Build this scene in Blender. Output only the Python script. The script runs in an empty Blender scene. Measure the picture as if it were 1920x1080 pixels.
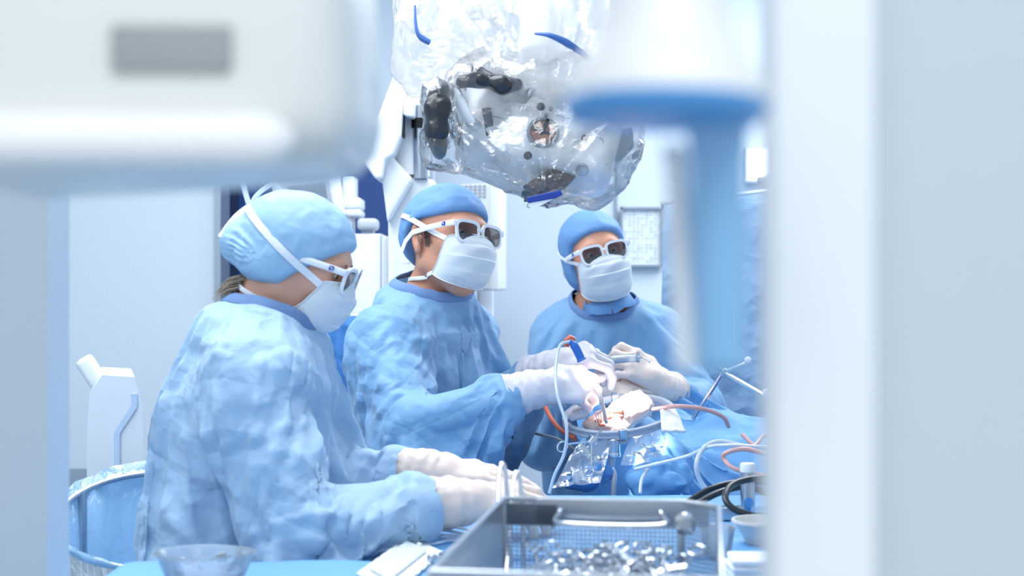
import bpy, math, random
import numpy as np
from mathutils import Vector, Matrix, Euler
random.seed(7)
SC = bpy.context.scene
COL = SC.collection
PI = math.pi
FPX = 2667.0
CAMZ = 1.5
def P(px, py, d):
    """a point of the room seen at pixel (px, py) of the photograph, d metres in front of the camera"""
    return np.array([(px-960)/FPX*d, d, CAMZ-(py-540)/FPX*d])
def V(*a): return np.array(a, float)
def nrm(v): return v/np.linalg.norm(v)
# ---------------------------------------------------------------- camera, world, lights
cam_data = bpy.data.cameras.new('camera'); cam = bpy.data.objects.new('camera', cam_data); COL.objects.link(cam)
cam.location = (0, 0, CAMZ); cam.rotation_euler = (PI/2, 0, 0)
cam_data.sensor_width = 36; cam_data.lens = 36*FPX/1920; cam_data.clip_start = .05
cam_data.dof.use_dof = True; cam_data.dof.focus_distance = 2.95; cam_data.dof.aperture_fstop = 4.0
SC.camera = cam
SC.view_settings.view_transform = 'Standard'; SC.view_settings.look = 'None'
SC.view_settings.exposure = 0.24; SC.view_settings.gamma = 1.0; SC.view_settings.use_curve_mapping = False
W = bpy.data.worlds.new('world'); SC.world = W; W.use_nodes = True
W.node_tree.nodes['Background'].inputs[0].default_value = (.87, .95, 1, 1)
W.node_tree.nodes['Background'].inputs[1].default_value = .66
def area(name, loc, aim, sx, sy, power, col=(1, 1, 1)):
    l = bpy.data.lights.new(name, 'AREA'); l.shape = 'RECTANGLE'; l.size = sx; l.size_y = sy; l.energy = power; l.color = col
    o = bpy.data.objects.new(name, l); COL.objects.link(o); o.location = loc
    o.rotation_euler = (Vector(aim)-Vector(loc)).to_track_quat('-Z', 'Y').to_euler(); return o
area('unseen_ceiling_light', (-.7, 2.9, 2.96), (-.7, 2.9, 0), 1.6, 2.2, 60, (.95, .98, 1))
area('unseen_ceiling_light', (1.4, 4.6, 2.96), (1.4, 4.6, 0), 1.6, 1.6, 52, (.95, .98, 1))  # out of view; placed to brighten the upper back wall
area('unseen_ceiling_light', (.3, -.5, 2.96), (.3, .3, 0), 2.0, 1.0, 30, (.97, .99, 1))  # added fill above and behind the camera, for surfaces facing it

# ---------------------------------------------------------------- noise
def _hash(i, j, k, s):
    h = (i*374761393 + j*668265263 + k*2147483647 + s*1442695041) & 0xffffffff
    h = ((h ^ (h >> 13))*1274126177) & 0xffffffff
    h = ((h ^ (h >> 16))*2246822519) & 0xffffffff
    return ((h ^ (h >> 15)) & 0xffff)/65535.0
def noise(p, f=1.0, s=0):
    q = p*f; i = np.floor(q).astype(np.int64); t = q-i; t = t*t*(3-2*t)
    r = 0
    for a in (0, 1):
        for b in (0, 1):
            for c in (0, 1):
                w = (t[:,0] if a else 1-t[:,0])*(t[:,1] if b else 1-t[:,1])*(t[:,2] if c else 1-t[:,2])
                r = r+w*_hash(i[:,0]+a, i[:,1]+b, i[:,2]+c, s)
    return r*2-1
def crumple(p, f, s=0, octs=3):
    """sharp paper like creases"""
    out = 0; amp = 1.0
    for o in range(octs):
        w = np.stack([noise(p, f*.6, s+o*7+k) for k in (1, 2, 3)], 1)
        out = out+amp*(np.abs(noise(p+w*.35/f, f, s+o)) - .3); amp *= .5; f *= 1.9
    return out
def facets(p, f, s=0, n=6):
    """long straight creases with flat cloth between them"""
    r = np.random.RandomState(s+5); out = 0; w = noise(p, f*.45, s+11)*.9
    for k in range(n):
        d = r.normal(size=3); d /= np.linalg.norm(d); t = (p@d)*f*r.uniform(.7, 1.5)+r.uniform()*9+w
        tri = np.abs((t % 1.0)-.5)*2-.5; out = out+tri*np.clip(noise(p, f*.55, s+k*3)*1.6+.35, 0, 1)
    return out/n**.5
# ---------------------------------------------------------------- signed distance shapes
def cone(a, b, ra, rb=None):
    rb = ra if rb is None else rb
    a = np.asarray(a, float); b = np.asarray(b, float); ba = b-a; L = max(ba@ba, 1e-12)
    def f(p):
        t = np.clip(((p-a)@ba)/L, 0, 1)
        return np.linalg.norm(p-a-t[:,None]*ba, axis=1)-(ra+(rb-ra)*t)
    return f
def ell(c, r, R=None):
    c = np.asarray(c, float); r = np.asarray(r, float)
    def f(p):
        q = p-c
        if R is not None: q = q@R
        k0 = np.linalg.norm(q/r, axis=1); k1 = np.linalg.norm(q/(r*r), axis=1)
        return np.where(k1 > 1e-9, k0*(k0-1)/np.maximum(k1, 1e-9), -r.min())
    return f
def rbox(c, h, rad, R=None):
    c = np.asarray(c, float); h = np.asarray(h, float)-rad
    def f(p):
        q = p-c
        if R is not None: q = q@R
        q = np.abs(q)-h
        return np.linalg.norm(np.maximum(q, 0), axis=1)+np.minimum(q.max(1), 0)-rad
    return f
def smin(a, b, k):
    h = np.maximum(k-np.abs(a-b), 0)/k
    return np.minimum(a, b)-h*h*k*.25
def union(fs, k=.02):
    def f(p):
        r = fs[0](p)
        for g in fs[1:]: r = smin(r, g(p), k)
        return r
    return f
def cut(f, g, k=.005):
    return lambda p: -smin(-f(p), g(p), k)
def both(f, g, k=.005):
    return lambda p: -smin(-f(p), -g(p), k)
def plane(c, n):
    c = np.asarray(c, float); n = nrm(np.asarray(n, float))
    return lambda p: (p-c)@n          # negative behind the normal
def offs(f, d): return lambda p: f(p)-d
def xf(f, M, o, s=1.0):
    """a shape given in local axes (columns of M) placed at o"""
    return lambda p: f(((p-o)@M)/s)*s
# ---------------------------------------------------------------- surface nets
def net(f, lo, hi, h):
    lo = np.asarray(lo, float); hi = np.asarray(hi, float); B = 4
    nb = np.ceil((hi-lo)/(h*B)).astype(int)+1
    ax = [lo[i]+h*B*(np.arange(nb[i])+.5)-h*.5 for i in range(3)]
    X = np.stack(np.meshgrid(*ax, indexing='ij'), -1).reshape(-1, 3)
    cv = np.concatenate([f(c) for c in np.array_split(X, max(1, len(X)//200000))]).reshape(nb)
    G = np.repeat(np.repeat(np.repeat(cv, B, 0), B, 1), B, 2).astype(np.float32)
    act = np.argwhere(np.abs(cv) < h*B*1.9)
    o = np.stack(np.meshgrid(*[np.arange(B)]*3, indexing='ij'), -1).reshape(-1, 3)
    idx = (act[:,None,:]*B+o[None]).reshape(-1, 3)
    vals = np.concatenate([f(lo+c*h) for c in np.array_split(idx, max(1, len(idx)//200000))])
    G[idx[:,0], idx[:,1], idx[:,2]] = vals
    n = np.array(G.shape)-1
    S = G < 0
    s = [S[a:a+n[0], b:b+n[1], c:c+n[2]] for a in (0,1) for b in (0,1) for c in (0,1)]
    cnt = sum(x.astype(np.int8) for x in s)
    cells = np.argwhere((cnt > 0) & (cnt < 8))
    vid = -np.ones(n, np.int64); vid[cells[:,0], cells[:,1], cells[:,2]] = np.arange(len(cells))
    acc = np.zeros((len(cells), 3)); num = np.zeros(len(cells))
    cor = np.array([(a,b,c) for a in (0,1) for b in (0,1) for c in (0,1)])
    g = np.stack([G[cells[:,0]+c[0], cells[:,1]+c[1], cells[:,2]+c[2]] for c in cor], 1)
    for i in range(8):
        for j in range(i+1, 8):
            if np.abs(cor[i]-cor[j]).sum() != 1: continue
            m = (g[:,i] < 0) != (g[:,j] < 0)
            t = np.where(m, g[:,i]/np.where(m, g[:,i]-g[:,j], 1), 0)
            acc += m[:,None]*(cor[i]+t[:,None]*(cor[j]-cor[i])); num += m
    verts = lo+h*(cells+acc/num[:,None])
    faces = []
    for d in range(3):
        u, v = [(1,2),(2,0),(0,1)][d]
        sl0 = [slice(0, n[k]) for k in range(3)]; sl1 = list(sl0); sl1[d] = slice(1, n[d]+1)
        A = S[tuple(sl0)]; Bv = S[tuple(sl1)]
        e = np.argwhere(A != Bv); e = e[(e[:,u] > 0) & (e[:,v] > 0)]
        du = np.zeros(3, int); du[u] = 1; dv = np.zeros(3, int); dv[v] = 1
        q = np.stack([vid[tuple((e-x).T)] for x in (0*du, du, du+dv, dv)], 1)
        inside = A[tuple(e.T)]
        q[~inside] = q[~inside][:, ::-1]
        q = q[(q >= 0).all(1)]
        # orientation
        faces.append(q)
    return verts, np.concatenate(faces)
def clip_mesh(v, q, keep):
    """drop the vertices where keep is False, and loose ones"""
    q = q[keep[q].all(1)]
    used = np.unique(q); m = -np.ones(len(v), int); m[used] = np.arange(len(used))
    return v[used], m[q]
# ---------------------------------------------------------------- objects
def tag(o, label=None, cat=None, group=None, kind=None):
    if label: o['label'] = label
    if cat: o['category'] = cat
    if group: o['group'] = group
    if kind: o['kind'] = kind
    return o
def link(name, me, m=None, parent=None, smooth=True):
    o = bpy.data.objects.new(name, me); COL.objects.link(o)
    if m is not None: me.materials.append(m)
    if smooth and len(me.polygons): me.polygons.foreach_set('use_smooth', [True]*len(me.polygons))
    if parent is not None:
        o.parent = parent; o.matrix_parent_inverse = parent.matrix_world.inverted()
    return o
def mesh(name, v, f, m=None, parent=None, smooth=True):
    me = bpy.data.meshes.new(name)
    me.from_pydata([tuple(map(float, x)) for x in v], [], [tuple(map(int, x)) for x in f]); me.update()
    return link(name, me, m, parent, smooth)
def empty(name, loc):
    o = bpy.data.objects.new(name, None); COL.objects.link(o)
    o.location = tuple(float(x) for x in loc); o.empty_display_size = .05
    bpy.context.view_layer.update()
    return o
def thing(name, loc, label, cat, group=None): return tag(empty(name, loc), label, cat, group)
class MB:
    """collects shapes into one mesh"""
    def __init__(s): s.v = []; s.f = []
    def add(s, v, f):
        n = len(s.v); s.v += [tuple(x) for x in v]; s.f += [tuple(i+n for i in q) for q in f]; return s
    def box(s, c, h, R=None, bev=.0):
        """centre, half sizes; corners chamfered by bev"""
        c = np.asarray(c, float); h = np.asarray(h, float); R = np.eye(3) if R is None else np.asarray(R)
        if bev <= 0:
            v = [c+R@(h*V(a,b,d)) for a in (-1,1) for b in (-1,1) for d in (-1,1)]
            return s.add(v, [(0,1,3,2),(4,6,7,5),(0,4,5,1),(2,3,7,6),(0,2,6,4),(1,5,7,3)])
        import bmesh
        bm = bmesh.new(); bmesh.ops.create_cube(bm, size=2)
        for x in bm.verts: x.co = Vector(h*np.array(x.co))
        bmesh.ops.bevel(bm, geom=list(bm.edges), offset=bev, segments=3, affect='EDGES', profile=.5)
        bm.verts.index_update()
        v = [c+R@np.array(x.co) for x in bm.verts]; f = [[x.index for x in q.verts] for q in bm.faces]; bm.free()
        return s.add(v, f)
    def tube(s, pts, r, n=10, caps=True, flat=None, up=None):
        """round tube; flat=(w, t) gives a ribbon section instead"""
        pts = [np.asarray(p, float) for p in pts]; N = len(pts)
        rr = r if hasattr(r, '__len__') else [r]*N
        rings = []; last = None
        for i, p in enumerate(pts):
            t = nrm(pts[min(i+1, N-1)]-pts[max(i-1, 0)])
            if up is not None: a = np.asarray(up[i] if hasattr(up[0], '__len__') else up, float)
            elif last is None: a = V(0,0,1) if abs(t[2]) < .9 else V(1,0,0)
            else: a = last
            a = a-t*(a@t); a = nrm(a); last = a; b = np.cross(t, a)
            ring = []
            for k in range(n):
                an = 2*PI*k/n; ca, sa = math.cos(an), math.sin(an)
                if flat: ring.append(p+a*(ca*flat[1]/2)+b*(math.copysign(abs(sa)**.6, sa)*flat[0]/2))
                else: ring.append(p+(a*ca+b*sa)*rr[i])
            rings.append(ring)
        v = [x for q in rings for x in q]; f = []
        for i in range(N-1):
            for k in range(n):
                f.append((i*n+k, i*n+(k+1)%n, (i+1)*n+(k+1)%n, (i+1)*n+k))
        if caps: f.append(tuple(range(n))[::-1]); f.append(tuple((N-1)*n+k for k in range(n)))
        return s.add(v, f)
    def lathe(s, prof, c, axis=(0,0,1), n=32, cap=True):
        """prof: list of (radius, height)"""
        c = np.asarray(c, float); z = nrm(np.asarray(axis, float)); x = nrm(np.cross(V(0,1,0) if abs(z[1]) < .9 else V(1,0,0), z)); y = np.cross(z, x)
        v = []; f = []
        for r, h in prof:
            for k in range(n):
                an = 2*PI*k/n; v.append(c+z*h+(x*math.cos(an)+y*math.sin(an))*r)
        for i in range(len(prof)-1):
            for k in range(n):
                f.append((i*n+k, i*n+(k+1)%n, (i+1)*n+(k+1)%n, (i+1)*n+k))
        if cap and prof[0][0] > 1e-5: f.append(tuple(range(n))[::-1])
        if cap and prof[-1][0] > 1e-5: f.append(tuple((len(prof)-1)*n+k for k in range(n)))
        return s.add(v, f)
    def prism(s, poly, d0, d1, M=None, o=(0,0,0)):
        """polygon (x, y) extruded along local z from d0 to d1; M columns are the local axes"""
        M = np.eye(3) if M is None else np.asarray(M); o = np.asarray(o, float); n = len(poly)
        v = [o+M@V(x, y, d) for d in (d0, d1) for x, y in poly]
        f = [tuple(range(n))[::-1], tuple(range(n, 2*n))]+[(k, (k+1)%n, n+(k+1)%n, n+k) for k in range(n)]
        return s.add(v, f)
    def make(s, name, m=None, parent=None, smooth=True, weld=True):
        o = mesh(name, s.v, s.f, m, parent, smooth)
        import bmesh
        bm = bmesh.new(); bm.from_mesh(o.data)
        if weld: bmesh.ops.remove_doubles(bm, verts=list(bm.verts), dist=1e-6)
        bmesh.ops.recalc_face_normals(bm, faces=list(bm.faces))
        bm.to_mesh(o.data); bm.free()
        if smooth: autosmooth(o)
        return o
def autosmooth(o, ang=35):
    import bmesh
    bm = bmesh.new(); bm.from_mesh(o.data)
    for e in bm.edges:
        e.smooth = not (len(e.link_faces) == 2 and e.calc_face_angle(0) > math.radians(ang))
    bm.to_mesh(o.data); bm.free()
def spline(pts, n=8):
    """Catmull-Rom through the points"""
    pts = [np.asarray(p, float) for p in pts]; out = []
    q = [2*pts[0]-pts[1]]+pts+[2*pts[-1]-pts[-2]]
    for i in range(1, len(q)-2):
        for k in range(n):
            t = k/n; a, b, c, d = q[i-1:i+3]
            out.append(.5*((2*b)+(c-a)*t+(2*a-5*b+4*c-d)*t*t+(3*b-a-3*c+d)*t**3))
    return out+[pts[-1]]
def frame(fwd, up=(0,0,1)):
    """local axes as columns: x forward, y left, z up"""
    x = nrm(np.asarray(fwd, float)); z = np.asarray(up, float); z = nrm(z-x*(z@x)); return np.stack([x, np.cross(z, x), z], 1)

# ---------------------------------------------------------------- materials
def lin(c):
    if isinstance(c, str): c = [int(c[i:i+2], 16)/255 for i in (0, 2, 4)]
    return tuple((x/12.92 if x <= .04045 else ((x+.055)/1.055)**2.4) for x in c)
def mat(name, col, rough=.5, metal=0., bump=None, vary=0, alpha=None, coat=0, sss=0, trans=0, spec=None, emit=None, sheen=0, ior=None, transl=0):
    """col: srgb hex; bump: (scale, strength, detail); vary: mottling of the colour"""
    m = bpy.data.materials.new(name); m.use_nodes = True; nt = m.node_tree; N = nt.nodes; L = nt.links
    b = N['Principled BSDF']; c = lin(col); I = b.inputs
    I['Base Color'].default_value = (*c, 1); I['Roughness'].default_value = rough; I['Metallic'].default_value = metal
    if coat: I['Coat Weight'].default_value = coat; I['Coat Roughness'].default_value = .12
    if sss: I['Subsurface Weight'].default_value = sss; I['Subsurface Radius'].default_value = (.012, .006, .004); I['Subsurface Scale'].default_value = 1.0
    if trans: I['Transmission Weight'].default_value = trans
    if ior: I['IOR'].default_value = ior
    if spec is not None: I['Specular IOR Level'].default_value = spec
    if sheen: I['Sheen Weight'].default_value = sheen
    if alpha is not None: I['Alpha'].default_value = alpha
    if emit: I['Emission Color'].default_value = (*lin(emit[0]), 1); I['Emission Strength'].default_value = emit[1]
    tc = N.new('ShaderNodeTexCoord')
    if vary:
        n = N.new('ShaderNodeTexNoise'); n.inputs['Scale'].default_value = 7; n.inputs['Detail'].default_value = 4
        r = N.new('ShaderNodeValToRGB'); r.color_ramp.elements[0].position = .3; r.color_ramp.elements[1].position = .7
        r.color_ramp.elements[0].color = (*[x*(1-vary) for x in c], 1); r.color_ramp.elements[1].color = (*[min(1, x*(1+vary)) for x in c], 1)
        L.new(tc.outputs['Object'], n.inputs['Vector']); L.new(n.outputs['Fac'], r.inputs['Fac']); L.new(r.outputs['Color'], I['Base Color'])
    if bump:
        prev = None
        for (sc, st, kind) in (bump if isinstance(bump, list) else [bump]):
            if kind == 'crease':
                out = None
                for ra_, rb_, rg_ in ((.3, 1.1, 0), (1.3, .2, 1.9), (2.2, 2.5, .8)):
                    mp = N.new('ShaderNodeMapping'); mp.inputs['Rotation'].default_value = (ra_, rb_, rg_); L.new(tc.outputs['Object'], mp.inputs['Vector'])
                    wv = N.new('ShaderNodeTexWave'); wv.wave_profile = 'TRI'; wv.inputs['Scale'].default_value = sc*.16; wv.inputs['Distortion'].default_value = 4; wv.inputs['Detail'].default_value = 1.5; wv.inputs['Detail Scale'].default_value = 1.2
                    L.new(mp.outputs[0], wv.inputs['Vector'])
                    nz = N.new('ShaderNodeTexNoise'); nz.inputs['Scale'].default_value = sc*.35; L.new(mp.outputs[0], nz.inputs['Vector'])
                    rp = N.new('ShaderNodeMapRange'); rp.inputs[1].default_value = .42; rp.inputs[2].default_value = .62; L.new(nz.outputs['Fac'], rp.inputs[0])
                    ml = N.new('ShaderNodeMath'); ml.operation = 'MULTIPLY'; L.new(wv.outputs['Fac'], ml.inputs[0]); L.new(rp.outputs[0], ml.inputs[1])
                    if out is None: out = ml.outputs[0]
                    else:
                        sm = N.new('ShaderNodeMath'); sm.operation = 'ADD'; L.new(out, sm.inputs[0]); L.new(ml.outputs[0], sm.inputs[1]); out = sm.outputs[0]
            else:
                n = N.new('ShaderNodeTexNoise'); n.inputs['Scale'].default_value = sc; n.inputs['Detail'].default_value = 4
                L.new(tc.outputs['Object'], n.inputs['Vector']); out = n.outputs['Fac']
            bp = N.new('ShaderNodeBump'); bp.inputs['Strength'].default_value = 1; bp.inputs['Distance'].default_value = st
            L.new(out, bp.inputs['Height'])
            if prev: L.new(prev.outputs[0], bp.inputs['Normal'])
            prev = bp
        L.new(prev.outputs[0], I['Normal'])
    if transl:
        o = N['Material Output']; t = N.new('ShaderNodeBsdfTranslucent'); t.inputs[0].default_value = (*c, 1)
        mx = N.new('ShaderNodeMixShader'); mx.inputs[0].default_value = transl
        L.new(b.outputs[0], mx.inputs[1]); L.new(t.outputs[0], mx.inputs[2]); L.new(mx.outputs[0], o.inputs[0])
    return m
def film(name, col, clear=.7, rough=.12, bump=None, tint='ffffff', body=.5, gl=0):
    """thin clear plastic: see through, with gloss and a little milk"""
    m = bpy.data.materials.new(name); m.use_nodes = True; nt = m.node_tree; N = nt.nodes; L = nt.links
    for n in list(N):
        if n.type == 'BSDF_PRINCIPLED': N.remove(n)
    o = N['Material Output']; t = N.new('ShaderNodeBsdfTransparent'); t.inputs[0].default_value = (*lin(tint), 1)
    g = N.new('ShaderNodeBsdfGlossy'); g.inputs['Roughness'].default_value = rough; g.inputs[0].default_value = (1, 1, 1, 1)
    d = N.new('ShaderNodeBsdfDiffuse'); d.inputs[0].default_value = (*lin(col), 1)
    tl = N.new('ShaderNodeBsdfTranslucent'); tl.inputs[0].default_value = (*lin(col), 1)
    dd = N.new('ShaderNodeMixShader'); dd.inputs[0].default_value = body; L.new(d.outputs[0], dd.inputs[1]); L.new(tl.outputs[0], dd.inputs[2])
    m1 = N.new('ShaderNodeMixShader'); m1.inputs[0].default_value = 1-clear; L.new(t.outputs[0], m1.inputs[1]); L.new(dd.outputs[0], m1.inputs[2])
    fr = N.new('ShaderNodeFresnel'); fr.inputs[0].default_value = 1.5
    m2 = N.new('ShaderNodeMixShader'); ad = N.new('ShaderNodeMath'); ad.operation = 'ADD'; ad.inputs[1].default_value = gl; L.new(fr.outputs[0], ad.inputs[0]); L.new(ad.outputs[0], m2.inputs[0]); L.new(m1.outputs[0], m2.inputs[1]); L.new(g.outputs[0], m2.inputs[2])
    L.new(m2.outputs[0], o.inputs[0])
    if bump:
        tc = N.new('ShaderNodeTexCoord'); n = N.new('ShaderNodeTexNoise'); n.inputs['Scale'].default_value = bump[0]; n.inputs['Detail'].default_value = 5
        n.inputs['Distortion'].default_value = 1.2
        L.new(tc.outputs['Object'], n.inputs['Vector']); b = N.new('ShaderNodeBump'); b.inputs['Distance'].default_value = bump[1]; b.inputs['Strength'].default_value = 1
        L.new(n.outputs['Fac'], b.inputs['Height'])
        for x in (g, fr, d, tl): L.new(b.outputs[0], x.inputs['Normal'])
    return m
CR = [(14, .012, 'crease'), (50, .0020, 'crease'), (400, .0003, 'n')]
SKIN = mat('skin', 'e0ab93', .5, sss=.15, bump=(220, .0004, 'n'), vary=.06)
SKIN2 = mat('skin_ruddy', 'd49a80', .5, sss=.15, bump=(220, .0005, 'n'), vary=.09)
GOWN1 = mat('gown_light_blue', 'b1d4f2', .62, bump=CR, sheen=.2, transl=.15, vary=.03)
GOWN2 = mat('gown_mid_blue', '83b3df', .60, bump=CR, sheen=.2, transl=.15, vary=.03)
GOWN3 = mat('gown_steel_blue', '79a8d2', .62, bump=[(12, .002, 'crease'), (400, .0003, 'n')], sheen=.2, vary=.03)
CAP1 = mat('cap_light_blue', 'a9d1f2', .65, bump=[(30, .002, 'crease'), (300, .0004, 'n')], transl=.15)
CAP2 = mat('cap_mid_blue', '6a9acf', .65, bump=[(30, .002, 'crease'), (300, .0004, 'n')])
RIB = mat('rib_navy', '6f90bf', .8, bump=(500, .001, 'n'), vary=.1)
MASKM = mat('mask_white', 'eaf1f7', .75, bump=(300, .0005, 'n'), transl=.12)
STRAP = mat('strap_white', 'eef3fa', .8, bump=(400, .0004, 'n'))
GLOVE = mat('latex_glove', 'f3e0d6', .42, sss=.12, bump=[(60, .0008, 'n'), (30, .0012, 'crease')], transl=.05)
GLOVE2 = mat('latex_glove_grey', 'e3e0e8', .36, sss=.1, bump=[(50, .0012, 'n'), (34, .0015, 'crease')], transl=.05)
WHITEPL = mat('white_plastic', 'f4f7fb', .3, coat=.3)
BLACKPL = mat('black_plastic', '1e2228', .35)
LENSM = mat('smoked_lens', '2a2d36', .06, alpha=.80)
EYE = mat('eye_white', 'e9e6e2', .2); IRIS = mat('iris', '3a2c22', .2)
HAIR = mat('hair_dark', '4b3a30', .6); HAIRG = mat('hair_grey_blond', '9c8c7d', .6)
LOGO = mat('logo_blue', '1c3fae', .4)

# ---------------------------------------------------------------- the room
def px_box(mb, x0, x1, y0, y1, d, th=.02, bev=0):
    """box standing at depth d behind the rectangle x0..x1, y0..y1, th deep"""
    a = P(x0, y1, d); b = P(x1, y0, d); c = (a+b)/2; c[1] = d+th/2
    return mb.box(c, ((b[0]-a[0])/2, th/2, (b[2]-a[2])/2), bev=bev)
WALLM = mat('wall_paint', 'd4e1ee', .55, bump=(120, .0006, 'n'))
WALLG = mat('wall_panel_grey', 'cfdae3', .5, bump=(90, .0006, 'n'))
CEILM = mat('ceiling_white', 'f2f6fa', .7)
FLOORM = mat('floor_vinyl', 'b9cbdc', .35, vary=.03)
STEELT = mat('brushed_trim', 'a9b4c0', .35, metal=.6)
NAVY = mat('navy_panel', '1d4689', .5)
NAVYD = mat('navy_dark', '14294f', .5)
def slab(name, lo, hi, m):
    lo = np.array(lo, float); hi = np.array(hi, float)
    return tag(MB().box((lo+hi)/2, (hi-lo)/2).make(name, m, smooth=False), kind='structure')
slab('floor', (-3.0,-1.5,-.1), (3.2,6.3,0), FLOORM)
slab('ceiling', (-3.0,-1.5,3.0), (3.2,6.3,3.1), CEILM)
slab('wall_back', (-1.05,6.0,0), (3.2,6.1,3), WALLM)
slab('wall_right', (3.2,1.3,0), (3.3,6.1,3), WALLM)
xl = P(404,500,5.0)[0]
slab('wall_left', (-3.0,5.0,0), (xl,5.12,3), WALLG)
slab('wall_far_left', (-3.1,1.7,0), (-3.0,5.12,3), WALLG)
slab('trim_1', (xl,4.98,0), (xl+.022,5.14,3), STEELT)
slab('trim_2', (-3.0,4.985,.80), (xl-.02,4.999,.865), STEELT)
slab('door_1', (xl-.25,5.6,0), (P(735,500,5.6)[0]+.06,5.66,2.02), NAVY)
slab('wall_recess', (xl-.25,5.60,2.02), (P(735,500,5.6)[0]+.1,5.75,3.0), WALLM)
slab('trim_3', (P(437,0,5.6)[0],5.57,0), (P(447,0,5.6)[0],5.6,2.02), NAVYD)
slab('trim_4', (P(1153,0,6)[0],5.985,0), (P(1157,0,6)[0],6.0,3), STEELT)
# near panels either side of the opening the photo is taken through
xa = P(130,0,1.70)[0]
slab('wall_near_left', (-3.0,1.62,0), (xa,1.70,3), WALLG)
slab('trim_5', (P(1455,0,.62)[0],.62,0), (P(1598,0,.66)[0],.66,3), CEILM)
slab('wall_near_right', (P(1598,0,.66)[0],.66,0), (1.4,.74,3), mat('door_panel_grey', 'cad6de', .5, bump=(60, .0003, 'n')))
# window with its lit room behind
wm = mat('window_glow', 'ffffff', .5, emit=('f4faff', 1.2))
w_ = tag(px_box(MB(), 1396, 1462, 276, 342, 5.96, .04).make('window_1', WALLM, smooth=False), kind='structure')
px_box(MB(), 1400, 1458, 280, 338, 5.95, .012).make('window_pane', wm, w_, smooth=False)
dev = MB(); px_box(dev, 1423, 1448, 331, 341, 5.90, .04, .004); a = P(1438,332,5.92)
dev.tube([a, P(1462,316,5.92)], .005, n=8)
tag(dev.make('wall_bracket', mat('bracket_grey', '8795a5', .5)), 'small grey bracket with a thin arm on the sill of the bright window', 'bracket')
# framed board on the back wall
wb = thing('notice_board', P(1203,445,5.97), 'pale framed notice board on the wall behind the hooded person', 'board')
bx = MB()
for x0, x1, y0, y1 in ((1164,1168,388,500), (1241,1245,388,500), (1164,1245,388,392), (1164,1245,496,500)): px_box(bx, x0, x1, y0, y1, 5.955, .03)
bx.make('frame', STEELT, wb, smooth=False)
px_box(MB(), 1167, 1242, 391, 497, 5.975, .015).make('sheet', mat('board_sheet', 'dfe8f0', .6), wb, smooth=False)
ln = MB(); rw = random.Random(4)
for i in range(9):
    for j in range(16): 
        if rw.random() < .75: px_box(ln, 1171+i*8, 1171+i*8+rw.uniform(2, 5), 396+j*6.2, 397.6+j*6.2, 5.972, .003)
tag(ln.make('printed_lines', mat('print_grey', 'b3c0cf', .7), wb, smooth=False), 'faint grey rows of small print')
# ---- equipment at the back
GREYPL = mat('grey_plastic', 'a3acb7', .4); SCR = mat('screen_grey', '6e7a88', .2, emit=('9fb6cc', .08)); WPL = mat('device_white', 'e6ecf3', .35, coat=.2)
BLK = mat('matt_black', '06080c', .5)
t = thing('patient_monitor', P(575,420,4.5), 'tilted grey flat monitor with a white edge above the bunched cap', 'monitor')
M1 = frame((.93, .30, .14)); c = P(572,368,4.5)
MB().box(c, (.098,.018,.075), M1, .008).make('housing', WPL, t)
MB().box(c+M1@V(-.008,-.019,.0), (.088,.003,.064), M1, .002).make('bezel', GREYPL, t)
MB().box(c+M1@V(.005,-.0225,-.008), (.060,.002,.046), M1).make('screen', SCR, t, smooth=False)
MB().box(c+M1@V(.1,-.0,.0), (.018,.022,.078), M1, .008).make('side_grip', WPL, t)
MB().tube([P(575,420,4.52), V(P(575,0,4.52)[0], 4.52, 0)], .02).make('stand', STEELT, t)
t = thing('anaesthesia_machine', P(680,700,4.6), 'white medical machine with stepped blocks and a round knob behind the bunched cap', 'medical machine')
px_box(MB(), 655, 718, 438, 1250, 4.55, .35, .01).make('cabinet', WPL, t)
px_box(MB(), 641, 664, 329, 372, 4.55, .12, .008).make('upper_block', WPL, t)
px_box(MB(), 641, 676, 370, 392, 4.54, .14, .008).make('middle_block', WPL, t)
px_box(MB(), 641, 676, 392, 406, 4.54, .14, .008).make('lower_block', WPL, t)
px_box(MB(), 640, 660, 400, 470, 4.56, .10, .008).make('column', WPL, t)
px_box(MB(), 669, 707, 409, 431, 4.54, .09, .012).make('knob', mat('knob_grey', 'c0c7cf', .4), t)
px_box(MB(), 677, 700, 430, 440, 4.56, .06, .004).make('neck', GREYPL, t)
px_box(MB(), 713, 716, 440, 1200, 4.545, .01).make('seam_strip', GREYPL, t, smooth=False)
t = thing('black_cabinet', V(P(790,0,5)[0],5.1,0), 'tall matt black cabinet behind the person with the bare ear', 'cabinet')
px_box(MB(), 716, 857, 440, 1300, 5.0, .4, .01).make('cabinet_body', BLK, t)
px_box(MB(), 722, 850, 446, 600, 4.985, .012, .003).make('door', BLACKPL, t)
# white wall monitor with a perforated top
t = thing('wall_display', P(910,445,5.2), 'slim white display housing with a perforated top behind the masked face', 'display')
M2 = frame((.92, -.36, 0)); c = P(905,445,5.2)
MB().box(c, (.085,.03,.195), M2, .012).make('housing', WPL, t)
MB().box(c+M2@V(.060,-.031,0), (.018,.004,.192), M2, .003).make('side_trim', CEILM, t)
v = MB()
for i in range(6):
    for j in range(4): v.box(c+M2@V(-.07+i*.018, -.0315, .185-j*.013), (.006,.002,.004), M2)
v.make('vent_holes', GREYPL, t, smooth=False)
px_box(MB(), 895, 925, 440, 1300, 5.28, .05, .006).make('stand', WPL, t)
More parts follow.
